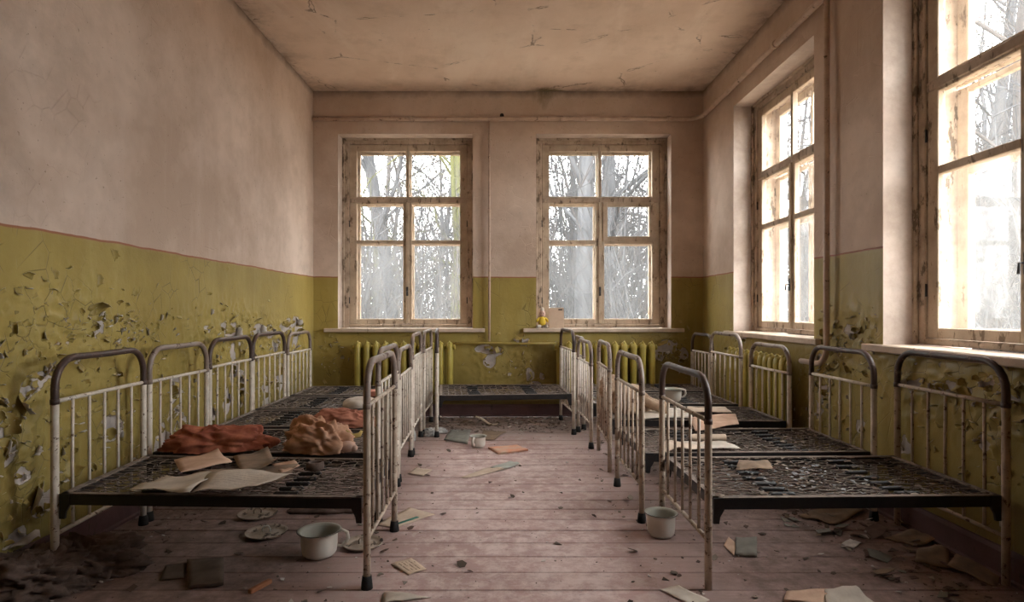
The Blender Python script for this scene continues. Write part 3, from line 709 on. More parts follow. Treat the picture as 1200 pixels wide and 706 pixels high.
# ------------------------------------------------------------------ pipes and radiators
def pipe(name, pts, r, mat, label, n=10, brackets=()):
    root = empty(name, pts[0]); o0 = Vector(pts[0]); tag(root, label, 'pipe')
    mb = MB(); mb.tube([Vector(p)-o0 for p in pts], r, n); mb.build('pipe_run', mat, root)
    for (p, d) in brackets:
        mb = MB(); p = Vector(p)-o0; mb.tube([p-Vector(d)*.02, p+Vector(d)*.02], r*1.35, n); mb.build('collar', mat, root)
    return root
ZT = 3.187; YP = YB-.045; XP = XR-.05
arc = [(XP-.14+.14*math.sin(a), YP-.14+.14*math.cos(a), ZT) for a in [PI/2*k/6 for k in range(7)]]
pipe('ceiling_pipe', [(XL+.01, YP, ZT), (-1.2, YP, ZT+.004), (-.4, YP, ZT-.003), (.5, YP, ZT+.004), (1.4, YP, ZT)]+arc+[(XP, 5, ZT), (XP, 4.2, ZT-.003), (XP, 3, ZT), (XP, 1, ZT), (XP, YF+.02, ZT)], .024, M_PIPE,
     'pale heating pipe running along the top of the back and right walls', brackets=[((-1.0, YP, ZT), (1,0,0)), ((.6, YP, ZT), (1,0,0)), ((1.75, YP, ZT), (1,0,0)), ((XP, 4.6, ZT), (0,1,0))])
ZR = .785
pipe('riser_pipe', [(-.17, YP, ZT-.025), (-.17, YP-.001, 2.4), (-.168, YP, 1.6), (-.17, YP, ZR+.022)], .013, M_PIPE, 'thin vertical riser pipe between the two back windows', brackets=[((-.17, YP, 2.2), (0,0,1))])
pipe('radiator_link_pipe', [(-.60, YP-.015, ZR), (-.17, YP, ZR+.003), (.2, YP, ZR-.004), (.545, YP-.015, ZR)], .014, M_PIPEG, 'green horizontal pipe joining the two radiators on the back wall')
pipe('return_pipe', [(XL+.05, YP-.01, .20), (-.6, YP-.01, .20), (.3, YP-.01, .197), (XR-.06, YP-.01, .20)], .024, M_PIPEG, 'green painted return pipe low along the back wall above the skirting')
yv = 3.865
cv = [(XP, yv+.12*(1-math.cos(a)), ZR+.12*(1-math.sin(a))) for a in [PI/2*k/5 for k in range(6)]]
pipe('side_riser_pipe', [(XP, yv, ZT-.03), (XP, yv, 2), (XP-.001, yv, 1.2)]+cv+[(XP, 4.2, ZR)], .019, M_PIPE, 'vertical riser pipe on the right wall between the two windows curving to the radiator')
pipe('electric_socket_stub', [(-.035, YB-.002, 3.225), (-.035, YB-.05, 3.225)], .022, M_BLACK, 'round black fitting on the back wall just above the ceiling pipe')

def rad_section_mesh():
    mb = MB(); zt, zb = .80, .24
    for dy in (-.042, .042):
        mb.tube([(0, dy, zb+.02), (0, dy, zb+.06), (0, dy, zt-.06), (0, dy, zt-.02)], [.024, .033, .033, .025], 8)
    for z, up in ((zt-.03, 1), (zb+.03, -1)):
        mb.blob((0, 0, z), (.036, .068, .038), 10, 6)
    mb.blob((0, -.03, zt-.005), (.013, .03, .026), 8, 5)
    mb.tube([(-.048, 0, zt-.05), (.048, 0, zt-.05)], .022, 8); mb.tube([(-.048, 0, zb+.05), (.048, 0, zb+.05)], .022, 8)
    return mb
def radiator(loc, rz, n, pitch, label):
    root = empty('radiator', loc, rz); tag(root, label, 'radiator', 'cast iron radiators below the windows'); first = None
    for i in range(n):
        x = (i-(n-1)/2)*pitch
        if first is None: o = first = rad_section_mesh().build('radiator_section', M_RAD, root)
        else: o = first.copy(); COL.objects.link(o); o.parent = root
        o.location = (x, 0, 0)
    for sx in (-1, 1):
        mb = MB(); x = sx*(n*pitch/2-.0); mb.tube([(x-.012, 0, .75), (x+.012, 0, .75)], .028, 8); mb.build('end_plug', M_RAD, root)
        mb = MB(); mb.box((sx*n*pitch*.3-.012, .05, .62), (sx*n*pitch*.3+.012, .095, .65)); mb.build('wall_bracket', M_IRON, root)
    return root
RP_ = .0965
radiator(((474-VX)/FPX*6.33, YB-.125, 0), 0, 11, RP_, 'green radiator under the left back window')
radiator(((709-VX)/FPX*6.33, YB-.125, 0), 0, 11, RP_, 'green radiator under the right back window')
radiator((XR-.117, 4.80, 0), -PI/2, 12, .092, 'green radiator under the farther window of the right wall').scale = (1, .58, 1)

# ------------------------------------------------------------------ beds
ZRAIL = .372
def end_board(root, O, a, b, ztop, paint, archm, lean=0.0, cap=True):
    """a, b: feet of the two posts (xy world)"""
    zc = ztop-.178
    a = Vector((*a, 0)); b = Vector((*b, 0)); d = (b-a); W = d.length; d.normalize(); R = .12
    inward = Vector((-d.y, d.x, 0))*lean
    def pt(s, z): return a+d*s+Vector((0, 0, z))+inward*z-O
    mb = MB(); pts = [pt(0, .0), pt(0, .25), pt(0, .5), pt(0, zc)]; mats = [0, 0, 0]
    zs = ztop-R
    if zs > zc+.01: pts.append(pt(0, zs)); mats.append(1)
    for k in range(1, 7):
        q = PI/2*k/6; pts.append(pt(R-R*math.cos(q), zs+R*math.sin(q))); mats.append(1)
    pts.append(pt(W/2, ztop-.002)); mats.append(1)
    for k in range(0, 7):
        q = PI/2*(1-k/6); pts.append(pt(W-R+R*math.cos(q), zs+R*math.sin(q))); mats.append(1)
    pts.append(pt(W, zc)); mats.append(1)
    for z in (.5, .25, 0): pts.append(pt(W, z)); mats.append(0)
    mb.tube(pts, .0155, 10, mats=mats+[0]); eb = mb.build('end_board', [paint, archm], root)
    for s in (0, W):
        c = MB(); c.tube([pt(s, zc-.012), pt(s, zc+.01)], .0178, 10); c.build('collar', archm, eb)
        if cap: c = MB(); c.tube([pt(s, 0), pt(s, .012), pt(s, .052)], [.0245, .024, .0195], 10); c.build('foot_cap', M_RUB, eb)
        for z0, z1 in ((.235, .30),):
            t = d*(.014 if s == 0 else -.014)
            c = MB(); c.tube([pt(s, z0)+t, pt(s, z1)+t], .013, 6); c.build('hook_plate', paint, eb)
    zl = .2
    for z, r in ((zc, .0095), (zl, .0095)):
        c = MB(); c.tube([pt(.01, z), pt(W/2, z+random.uniform(-.002, .002)), pt(W-.01, z)], r, 8); c.build('crossbar', paint, eb)
    for k in range(5):
        s = W*(k+1)/6+random.uniform(-.003, .003); c = MB(); bx = random.uniform(-.004, .004)
        c.tube([pt(s, zl), pt(s+bx, .48), pt(s, zc)], .0072, 6); c.build('slat', paint, eb)
    return eb

def bed(name_label, fn, ff, hn, hf, zf, zh, pf, af, ph, ah, cap=True, litter=160, seed=1, swap=False):
    """fn, ff: foot end near/far post; hn, hf: head end near/far post"""
    rn = random.Random(seed); cx = (fn[0]+ff[0]+hn[0]+hf[0])/4; cy = (fn[1]+ff[1]+hn[1]+hf[1])/4; O = Vector((cx, cy, 0))
    root = empty('iron_bed', O); tag(root, name_label, 'bed', 'children\'s iron beds in the dormitory')
    end_board(root, O, fn, ff, zf, pf, af, 0, cap); end_board(root, O, hn, hf, zh, ph, ah, 0, cap)
    A, B, C, D = [Vector((*p, 0)) for p in (fn, ff, hn, hf)]
    def Q(u, v, z=0.0): return (A.lerp(C, u)).lerp(B.lerp(D, u), v)+Vector((0, 0, ZRAIL+z))-O
    L = ((C-A).length+(D-B).length)/2; Wd = ((B-A).length+(D-C).length)/2
    e = .022/L
    ax = (C-A).normalized(); ay = (B-A).normalized()
    def prism(p, q, inn, nm='side_rail'):
        """angle iron from p to q: vertical web and an inward top ledge"""
        mb = MB(); t = .005
        def bx(p, q, o0, o1, z0, z1, m):
            vs = []
            for e_ in (p, q):
                for (o_, z_) in ((o0, z0), (o1, z0), (o1, z1), (o0, z1)): vs.append(e_+inn*o_+Vector((0, 0, z_)))
            mb.add(vs, [(0,1,2,3), (7,6,5,4), (0,4,5,1), (1,5,6,2), (2,6,7,3), (3,7,4,0)], m)
        bx(p, q, 0, t, -.045, -.001, 0); bx(p, q, 0, .028, -.006, 0, 1); bx(p, q, 0, .006, -.0475, -.044, 0)
        return mb.build(nm, [M_IRON, M_DUSTM if nm == 'end_rail' else M_LEDGE], root)
    v0 = -.0; v1 = 1.0
    for (v, inn) in ((v0, ay), (v1, -ay)):
        p, q = Q(e, v), Q(1-e, v); prism(p, q, inn)
        for u, sg in ((e, 1), (1-e, -1)):
            w = Q(u, v); mb = MB(); iy = inn
            vs = [w, w+ax*sg*.042, w+ax*sg*.042+Vector((0,0,-.05)), w+ax*sg*.026+Vector((0,0,-.078)), w+ax*sg*.022+Vector((0,0,-.105)), w+Vector((0,0,-.105))]
            vs = [x-iy*.004 for x in vs]+[x+iy*.008 for x in vs]
            mb.add(vs, [(0,1,2,3,4,5), (11,10,9,8,7,6)]+[(i, (i+1) % 6, 6+(i+1) % 6, 6+i) for i in range(6)]); mb.build('corner_bracket', M_IRON, root)
    for (u, inn) in ((e, ax), (1-e, -ax)): prism(Q(u, .0), Q(u, 1), inn, 'end_rail')
    # coil springs: two rows of seven
    def sag(u, v): return -.006-.018*math.sin(PI*u)*math.sin(PI*v)
    for ug in (.275, .705):
        for k in range(7):
            v = .11+.78*k/6; u0 = ug-.058/L; u1 = ug+.058/L; mb = MB(); off = rn.uniform(-.006, .006)/L
            pts = []; rr = []
            for q in range(13):
                u = u0+(u1-u0)*q/12+off; pts.append(Q(u, v, sag(u, v))); rr.append(.0115 if q % 2 else .0098)
            rr[0] = rr[-1] = .003
            mb.tube(pts, rr, 6); mb.build('coil_spring', M_BLKI, root)
    # linked wire mesh in three fields
    mb = MB()
    for (ua, ub) in ((.035, .275-.055/L), (.275+.055/L, .705-.055/L), (.705+.055/L, .965)):
        nu = max(2, round((ub-ua)*L/.060)); nv = 11
        for i in range(nu):
            for j in range(nv):
                u = ua+(ub-ua)*(i+.5)/nu; v = .05+.9*(j+.5+(.5 if i % 2 else 0)*.6)/(nv+.3)
                hu = (ub-ua)/nu*.56; hv = .9/nv*.36*rn.uniform(.6, 1.2); tw = rn.uniform(-.25, .25); pts = []
                for q in range(8):
                    a = 2*PI*q/8; cu = math.copysign(abs(math.cos(a))**.6, math.cos(a)); cv_ = math.copysign(abs(math.sin(a))**.6, math.sin(a))
                    uu = u+hu*cu; vv = v+hv*cv_+tw*.05*cu
                    pts.append(Q(uu, min(max(vv, .03), .97), sag(uu, vv)+rn.uniform(-.003, .003)))
                mb.tube(pts, .0027, 3, closed=True)
    for v in [.05+.9*j/7 for j in range(8)]:
        for (ua, ub) in ((.02, .09), (.91, .98)):
            mb.tube([Q(ua, v, -.003), Q((ua+ub)/2, v+.012, -.009), Q(ub, v, -.008)], .0022, 3)
    tag(mb.build('spring_mesh', M_WIRE, root), kind='stuff')
    if litter:
        mb = MB(); cl = [(rn.random(), rn.random()) for _ in range(5)]
        for k in range(litter):
            c = rn.choice(cl); u = min(max(rn.gauss(c[0], .16), .04), .96); v = min(max(rn.gauss(c[1], .2), .05), .95)
            p = Q(u, v, sag(u, v)+.004); s_ = rn.uniform(.006, .022); a = rn.uniform(0, 6.28); n = rn.randint(3, 5)
            ring = [p+Vector((math.cos(a+2*PI*q/n)*s_*rn.uniform(.5, 1.2), math.sin(a+2*PI*q/n)*s_*rn.uniform(.5, 1.2), rn.uniform(0, .008))) for q in range(n)]
            mb.add(ring+[r_-Vector((0, 0, .002)) for r_ in ring], [tuple(range(n)), tuple(range(n, 2*n))[::-1]]+[(q, (q+1) % n, n+(q+1) % n, n+q) for q in range(n)], rn.choice([0, 1, 1]))
        lit = mb.build('bed_litter', [M_CHIP, M_CHIPD], root); tag(lit, kind='stuff')
    return Q
W1, W2, GB, BR_ = M_WHITE, M_WHITE2, M_GREYB, M_BROWN
Q = {}
Q['L1'] = bed('left row bed nearest the camera, newspapers spread over its springs', (-.566,2.446), (-.572,3.085), (-1.885,2.50), (-1.92,3.17), .925, .935, W2, GB, W1, BR_, True, 200, 1)
Q['L2'] = bed('second bed from the camera in the left row, red and peach cloths on it', (-.685,3.22), (-.70,3.87), (-1.925,3.23), (-1.93,3.86), .92, .93, W1, GB, W1, GB, True, 120, 2)
Q['L3'] = bed('third bed in the left row, salmon cloth at its foot end', (-.71,3.97), (-.735,4.65), (-1.945,3.93), (-1.955,4.60), .87, .94, W1, GB, W1, BR_, True, 120, 3)
Q['L4'] = bed('fourth bed in the left row, grey pillow at its foot end', (-.735,4.72), (-.76,5.38), (-1.965,4.65), (-1.97,5.33), .94, .945, W1, GB, W1, BR_, True, 100, 4)
Q['L5'] = bed('farthest bed of the left row, against the back left corner', (-.745,5.46), (-.755,6.10), (-1.965,5.40), (-1.975,6.05), .94, .925, W1, GB, W1, GB, True, 60, 5)
Q['M'] = bed('bed standing lengthwise along the back wall between the two rows', (-.615,5.37), (-.70,6.19), (.630,5.48), (.578,6.20), .945, .945, W1, BR_, W1, BR_, True, 60, 6)
Q['R1'] = bed('right row bed nearest the camera, brown arched rail and bare springs', (.829,2.438), (.822,3.13), (2.075,2.475), (2.075,3.16),   .865, .925, W2, BR_, W2, BR_, False, 220, 7)
Q['R2'] = bed('second bed from the camera in the right row, paper roll on it', (.733,3.206), (.726,3.87), (2.0,3.24), (2.0,3.90), .875, .905, W2, GB, W1, BR_, True, 200, 8)
Q['R3'] = bed('third bed in the right row, large sheets of paper on it', (.735,4.20), (.758,4.85), (1.965,4.13), (1.955,4.75), .895, .88, W2, GB, W1, GB, False, 120, 9)
Q['R4'] = bed('fourth bed in the right row, white chamber pot standing on it', (.708,4.92), (.685,5.60), (1.925,4.88), (1.915,5.56), .87, .935, W1, GB, W1, GB, True, 100, 10)
Q['R5'] = bed('farthest bed of the right row, against the back right corner', (.75,5.70), (.735,6.28), (1.97,5.68), (1.955,6.24), .87, .90, W1, GB, W1, BR_, True, 60, 11)

# ------------------------------------------------------------------ papers, cloths, pots
def paper(name, cs, z, label, cat, mat, th=.001, amp=.008, lift=(0,0,0,0), n=(7, 7), mat2=None, group=None, Zs=None, seed=0, fold=0):
    """cs: four floor-plan corners as pixels of the photograph on the plane z (near-left first, going round)"""
    P4 = [G(px, py, z) for px, py in cs]; O = sum(P4, Vector())/4; O = Vector((O.x, O.y, z)); rn = random.Random(seed or hash(label) % 999)
    sd = sum(ord(c) for c in label); R = []
    for i in range(n[0]+1):
        row = []
        for j in range(n[1]+1):
            u, v = i/n[0], j/n[1]; p = P4[0].lerp(P4[1], u).lerp(P4[3].lerp(P4[2], u), v)
            h = (mn.noise(Vector((u*2.3+sd, v*2.3, 1.7)))+.35)*amp
            w = (lift[0]*(1-u)*(1-v)+lift[1]*u*(1-v)+lift[2]*u*v+lift[3]*(1-u)*v)
            w2 = w*max(abs(2*u-1), 0)*max(abs(2*v-1), 0) if max(lift) > 0 else 0
            if fold: h += fold*(1-abs(2*u-1))**2*1.0 if fold > 0 else -fold*abs(2*u-1)**2
            row.append(p-O+Vector((0, 0, .0012+max(h, 0)+w2)))
        R.append(row)
    mb = MB(); mb.sheet(R, th, 0, 0)
    o = mb.build(name, mat, None, O)
    me = o.data; uv = me.uv_layers.new(name='UVMap'); N = (n[0]+1)*(n[1]+1)
    for lp in me.loops:
        k = lp.vertex_index % N; uv.data[lp.index].uv = ((k//(n[1]+1))/n[0], (k % (n[1]+1))/n[1])
    # make sure the thin sheet lies above its plane whichever way it winds
    zmin = min(v.co.z for v in me.vertices)
    if zmin < .0004:
        for v in me.vertices: v.co.z += .0004-zmin
    tag(o, label, cat, group); return o
ZB = ZRAIL+.004
# newspapers on the nearest left bed
paper('brown_sheet', [(200,575),(330,565),(350,546),(235,552)], ZB, 'brown stained sheet lying under the newspapers on the nearest left bed', 'paper', M_PAPERB, amp=.008)
paper('brown_booklet', [(212,556),(272,543),(256,532),(204,541)], ZB+.012, 'tan open booklet behind the newspaper, nearer the wall on the left bed', 'booklet', M_PAPERP, .003, .012, (0,0,.02,.0))
paper('brown_booklet', [(282,555),(327,549),(314,531),(273,536)], ZB+.012, 'tan booklet with a curled right corner behind the newspaper', 'booklet', M_PAPERB, .003, .008, (0,.05,.03,0))
paper('newspaper', [(148,575),(222,582),(262,556),(196,560)], ZB+.014, 'pale blank newspaper page at the left end of the nearest left bed', 'newspaper', M_PAPERW, .001, .03)
paper('newspaper', [(222,580),(300,576),(352,556),(250,556)], ZB+.02, 'pale newspaper page with faint print in the middle of the nearest left bed', 'newspaper', M_PRINTW, .001, .025)
paper('paper_scrap', [(330,556),(352,548),(345,540),(318,545)], ZB, 'small tan sheet lying right of the curled booklet on the bed', 'paper', M_PAPERP, .001, .01)
# right row papers
paper('paper_sheet', [(800,527),(868,526),(850,518),(800,519)], ZB, 'cream paper sheet in front of the paper roll on the second right bed', 'paper', M_PAPERW, amp=.01)
def roll(px0, px1, py, r, label):
    a = G(px0, py, ZB+r); b = G(px1, py, ZB+r); mb = MB(); O = (a+b)/2; mb.tube([a-O, b-O], r, 12, cap=False); mb.tube([a-O, b-O], r*.82, 12, cap=False)
    tag(mb.build('paper_roll', M_PAPER, None, O), label, 'paper')
roll(808, 850, 513, .020, 'rolled cream paper on the second bed of the right row')
paper('peach_sheet', [(815,506),(866,499),(862,486),(806,490)], ZB+.003, 'peach coloured sheet hanging at the edge of the third right bed', 'paper', M_PAPERP, .0015, .012)
paper('paper_sheet', [(745,492),(812,490),(805,479),(750,480)], ZB+.003, 'wide pale sheet on the third right bed beside the beige toy', 'paper', M_PAPERW, .001, .014)
paper('paper_sheet', [(800,485),(858,484),(850,478),(806,478)], ZB+.010, 'narrow pale sheet behind the peach one on the third right bed', 'paper', M_PAPER, .001, .012)
paper('crumpled_sheet', [(775,531),(822,529),(826,520),(780,520)], ZB, 'crumpled cream sheet at the foot end of the second right bed', 'paper', M_PAPER, .001, .03)
paper('brown_scrap', [(862,552),(906,551),(900,541),(866,542)], ZB-.01, 'brown paper scrap on the springs of the nearest right bed', 'paper', M_PAPERB, .001, .02)

# floor papers
paper('printed_card', [(458,662),(479,675),(500,668),(482,655)], .0015, 'cream card with printed lines on the floor right of the nearest left bed', 'card', M_PRINT, .0015, .004)
paper('paper_sheet', [(446,710),(448,697),(470,695),(505,701)], .0015, 'crumpled pale sheet cut off by the bottom edge of the picture', 'paper', M_PAPERW, .001, .02)
paper('paper_sheet', [(773,692),(812,712),(832,706),(796,687)], .0015, 'pale rectangular sheet on the floor at the bottom, below the right pot', 'paper', M_PAPERW, .001, .006)
paper('open_booklet', [(918,707),(966,712),(970,694),(922,697)], .0015, 'tan left page of the open booklet at the bottom of the picture', 'booklet', M_PAPERP, .010, .006)
paper('open_booklet', [(968,712),(1032,712),(1003,692),(966,695)], .0015, 'grey white crumpled page right of the tan booklet at the bottom', 'booklet', M_PAPERW, .002, .02)
paper('picture_page', [(440,616),(462,620),(510,604),(480,596)], .0015, 'large page with a green border line under the nearest left bed foot', 'paper', M_PAPER, .001, .004)
paper('green_stripe', [(456,617),(458,618),(492,607),(488,606)], .0040, 'green printed stripe strip lying on the large page', 'paper strip', M_GLINE, .0006, .001, n=(2,2))
paper('paper_sheet', [(478,556),(496,559),(507,552),(487,549)], .0015, 'small cream sheet in the aisle beside the left row beds', 'paper', M_PAPER, .001, .010)
paper('paper_strip', [(538,561),(550,561),(596,550),(575,548)], .0015, 'long tan paper strip in the middle of the aisle', 'paper', M_PAPER, .001, .01)
paper('paper_scrap', [(574,550),(592,551),(609,544),(598,541)], .004, 'bluish paper scrap at the right end of the long tan strip', 'paper', simple('bluish_paper', (.42,.46,.43), (.36,.36,.32), 12), .001, .012)
paper('orange_book', [(572,526),(584,533),(619,529),(606,523)], .0015, 'thin book with an orange cover in front of the aisle chamber pot', 'book', M_ORANGE, .010, .003)
paper('brown_scrap', [(562,517),(580,516),(594,506),(566,505)], .0015, 'brown paper scrap right behind the aisle chamber pot', 'paper', M_PAPERB, .001, .01)
paper('grey_mat', [(520,516),(548,521),(552,504),(528,504)], .0015, 'grey brown card behind the aisle chamber pot', 'card', M_GREYC, .001, .006)
paper('grey_booklet', [(862,652),(887,654),(887,632),(862,632)], .002, 'grey booklet on the floor under the nearest right bed', 'booklet', M_GREYC, .006, .006)
paper('tan_sheet', [(848,640),(860,652),(864,640),(854,630)], .002, 'tan sheet poking out from under the grey booklet', 'paper', M_PAPERP, .001, .004)
paper('brown_book', [(221,691),(262,688),(262,657),(219,659)], .002, 'stained brown book on the floor at the lower left', 'book', M_DIRTB, .012, .008)
paper('brown_card', [(187,681),(216,679),(219,661),(194,664)], .002, 'dark tan card with a hole left of the stained brown book', 'card', M_DIRTB, .001, .004)
paper('cardboard_sheet', [(935,606),(978,617),(1015,600),(995,592)], .002, 'curved cardboard piece under the nearest right bed springs', 'cardboard', M_PAPERB, .003, .02)
paper('cardboard_sheet', [(1036,632),(1075,642),(1110,632),(1072,620)], .002, 'flattened carton flap beside the skirting of the right wall', 'cardboard', M_PAPERB, .003, .02)
paper('cardboard_sheet', [(1072,660),(1112,668),(1112,640),(1075,645)], .003, 'tan torn cardboard nearest the skirting, right of the carton flap', 'cardboard', M_PAPERB, .002, .02)
paper('cardboard_sheet', [(1110,668),(1168,690),(1175,662),(1122,648)], .002, 'dark wide cardboard below the nearest headboard on the right', 'cardboard', M_PAPERB, .004, .02)
paper('torn_card', [(1050,618),(1082,622),(1084,606),(1058,600)], .002, 'upright torn carton corner by the far foot of the nearest right headboard', 'cardboard', M_PAPERB, .003, .03, (.04,.03,0,.0))
paper('paint_slab', [(986,640),(1000,644),(1010,638),(996,633)], .002, 'grey fallen paint slab on the floor under the right bed', 'paint chip', M_FLKB, .003, .008)

def chamber_pot(p, R, Hh, label, handle=0.0, tilt=0):
    root = empty('chamber_pot', p, handle); tag(root, label, 'chamber pot', 'white enamel chamber pots')
    prof = [(0, .004), (R*.66, .004), (R*.74, .012), (R*.80, Hh*.18), (R*.84, Hh*.45), (R*.85, Hh*.85), (R*.88, Hh*.95), (R*1.0, Hh*.985), (R*1.03, Hh*1.0), (R*1.0, Hh*1.015), (R*.88, Hh*.985), (R*.82, Hh*.9), (R*.81, Hh*.45), (R*.76, Hh*.18), (R*.66, .02), (0, .016)]
    mats = [0]*7+[2, 2]+[1]*6
    mb = MB(); mb.lathe(prof, 36, mats=mats); mb.build('pot_body', [M_ENAM, M_ENAMIN, M_RIMB], root)
    mb = MB(); h = [(R*.84, 0, Hh*.90), (R*1.05, 0, Hh*.95), (R*1.28, 0, Hh*.86), (R*1.33, 0, Hh*.62), (R*1.2, 0, Hh*.40), (R*1.0, 0, Hh*.33), (R*.84, 0, Hh*.36)]
    mb.tube(h, [.006, .008, .009, .009, .008, .007, .006], 8); mb.build('handle', M_ENAM, root)
    return root
def pot_at(px, ybase, R, Hh, label, handle, z=0.0):
    p = G(px, ybase, z); return chamber_pot(Vector((p.x, p.y+R*.66, z)), R, Hh, label, handle)
pot_at(369, 658, .098, .118, 'white chamber pot with side handle on the floor under the nearest left bed', .15)
pot_at(778, 633, .082, .118, 'chamber pot beside the foot post of the nearest right bed', 1.35)
pot_at(560, 526, .072, .095, 'white rust spotted chamber pot alone in the aisle', -2.0)
pot_at(790, 472, .088, .105, 'white chamber pot standing on the fourth bed of the right row', .1, ZB)
def lid(px, py, R, label, rz=0):
    p = G(px, py); root = empty('pot_lid', (p.x, p.y, 0), rz); tag(root, label, 'lid', 'enamel pot lids on the floor')
    mb = MB(); mb.lathe([(0, .016), (R*.5, .013), (R*.68, .006), (R*.86, .010), (R*.98, .020), (R, .018), (R*.97, .014), (R*.84, .004), (R*.66, .0005), (0, .0005)], 32); mb.build('lid_plate', M_LID, root)
    mb = MB(); mb.tube([(-.018, 0, .014), (-.019, 0, .032), (-.010, 0, .044), (.010, 0, .044), (.019, 0, .032), (.018, 0, .014)], .0045, 6); mb.build('lid_handle', M_ENAM if 'ring' in label else M_LID, root)
lid(302, 605, .106, 'dusty lid with crumbs, farthest of the three lids under the left bed', .4)
lid(312, 627, .104, 'dark lid with an upright pale ring handle, middle of the three lids', .1)
lid(425, 640, .098, 'lid lying behind the foot post right of the left chamber pot', .7)

def crumple(name, c, r, rz, mat, label, cat, seed, folds=5.0, amp=.32, flat=True, parent=None, sc=None):
    O = Vector(c); root = parent; mb = MB(); n, k = 80, 44
    for i in range(k+1):
        th = PI*i/k
        for j in range(n):
            a = 2*PI*j/n; d = Vector((math.sin(th)*math.cos(a), math.sin(th)*math.sin(a), math.cos(th)))
            q = Vector((d.x*r[0], d.y*r[1], d.z*r[2]))/max(r)
            f1 = mn.noise(Vector((q.x*1.8+seed, q.y*2.5, q.z*2.5)))
            w1 = mn.noise(Vector((q.x*2.5, q.y*3, q.z*3+seed)))*.5
            va = mn.voronoi(Vector((q.x*folds*.42+seed+w1, q.y*folds*1.15+q.x*folds*.35+w1, q.z*folds*1.3)))[0]; vb = mn.voronoi(Vector((q.x*folds*1.1+seed*2, q.y*folds*2.4-q.x*folds*.6+w1, q.z*folds*2.8+w1)))[0]
            s = 1+amp*f1*.9+amp*1.15*(va[0]-.45)+amp*.42*(vb[0]-.45)
            x, y, z = d.x*r[0]*s, d.y*r[1]*s, d.z*r[2]*s
            if flat: z = max(z, -r[2]*.42+.006*mn.noise(Vector((x*30, y*30, seed))))
            X = x*math.cos(rz)-y*math.sin(rz); Yy = x*math.sin(rz)+y*math.cos(rz)
            mb.v.append((X, Yy, z+r[2]*.42))
    for i in range(k):
        for j in range(n): mb.f.append([i*n+j, (i+1)*n+j, (i+1)*n+(j+1) % n, i*n+(j+1) % n]); mb.m.append(0); mb.sm.append(True)
    if parent: o = mb.build(name, mat, parent, c); return o
    o = mb.build(name, mat, None, O); tag(o, label, cat); return o
zc = ZRAIL+.006
p = G(246, 530, zc); crumple('cloth_bundle', (p.x, p.y+.06, zc), (.255, .08, .088), .06, M_RED, 'long crumpled red orange cloth at the wall side of the second left bed', 'cloth', 4.2, 6, .42)
p = G(366, 533, zc); dr = empty('doll_dress_bundle', (p.x, p.y+.1, zc)); tag(dr, 'crumpled peach dress bundle with a yellow plastic limb sticking out', 'cloth bundle')
crumple('dress', (0, 0, 0), (.18, .11, .115), -.25, M_PEACH, '', '', 9.1, 5, .42, True, dr)
crumple('sleeve', (.10, .05, .07), (.06, .03, .04), .6, M_PEACH, '', '', 2.1, 5, .3, True, dr)
mb = MB(); mb.tube([(.08, .05, .10), (.13, .04, .095), (.18, .03, .07), (.215, .04, .075), (.225, .05, .095)], [.014, .016, .014, .013, .008], 8); tag(mb.build('limb', M_YPL, dr), 'yellow plastic limb')
mb = MB(); mb.blob((.175, -.07, .035), (.05, .035, .03)); mb.blob((.215, -.08, .03), (.02, .016, .018)); tag(mb.build('foot', M_SKIN, dr), 'pink doll foot')
p = G(405, 500, zc); crumple('cloth_bundle', (p.x, p.y+.04, zc), (.21, .10, .075), 0, M_PINKC, 'salmon cloth on the third left bed behind the foot board', 'cloth', 6.4, 6, .4)
p = G(420, 479, zc); crumple('pillow', (p.x, p.y+.08, zc), (.15, .11, .055), .0, M_PILL, 'small grey white pillow on the fourth left bed', 'pillow', 1.4, 2.0, .12)
mb = MB(); p = G(440, 466, zc); mb.box((-.10, -.08, 0), (.10, .09, .045), 0, .006); tag(mb.build('red_box', M_PINKC, None, (p.x-.02, p.y+.12, zc)), 'flat faded red box on the farthest left bed behind the pillow', 'box')
mb = MB(); p = G(367, 553, zc); 
mb.lathe([(.030, 0), (.040, .004), (.043, .020), (.040, .036), (.033, .040), (.027, .034), (.026, .012), (.030, 0)], 24); tag(mb.build('felt_ring', M_FELT, None, (p.x, p.y+.03, zc)), 'fuzzy dark ring shaped cuff near the far rail of the nearest left bed', 'ring')
# beige soft toy behind the foot boards of the right row
p = G(735, 497, zc); toy = empty('soft_toy', (.735+.20, 4.50, zc)); tag(toy, 'slumped beige soft toy at the foot end of the third right bed', 'soft toy')
crumple('body', (0, 0, 0), (.15, .13, .14), .2, M_BEIGE, '', '', 3.3, 3, .2, True, toy)
crumple('head', (-.12, .10, .12), (.09, .085, .10), .2, M_BEIGE, '', '', 5.3, 3, .15, False, toy)
mb = MB(); mb.tube([(.08, -.05, .09), (.16, -.10, .06), (.22, -.13, .04)], [.04, .035, .028], 10); mb.blob((.225, -.135, .04), (.034, .034, .038)); mb.build('leg', M_BEIGE, toy)
mb = MB(); mb.tube([(.10, .06, .10), (.18, .06, .06), (.26, .05, .04)], [.04, .035, .028], 10); mb.blob((.265, .05, .04), (.032, .032, .036)); mb.build('leg', M_BEIGE, toy)
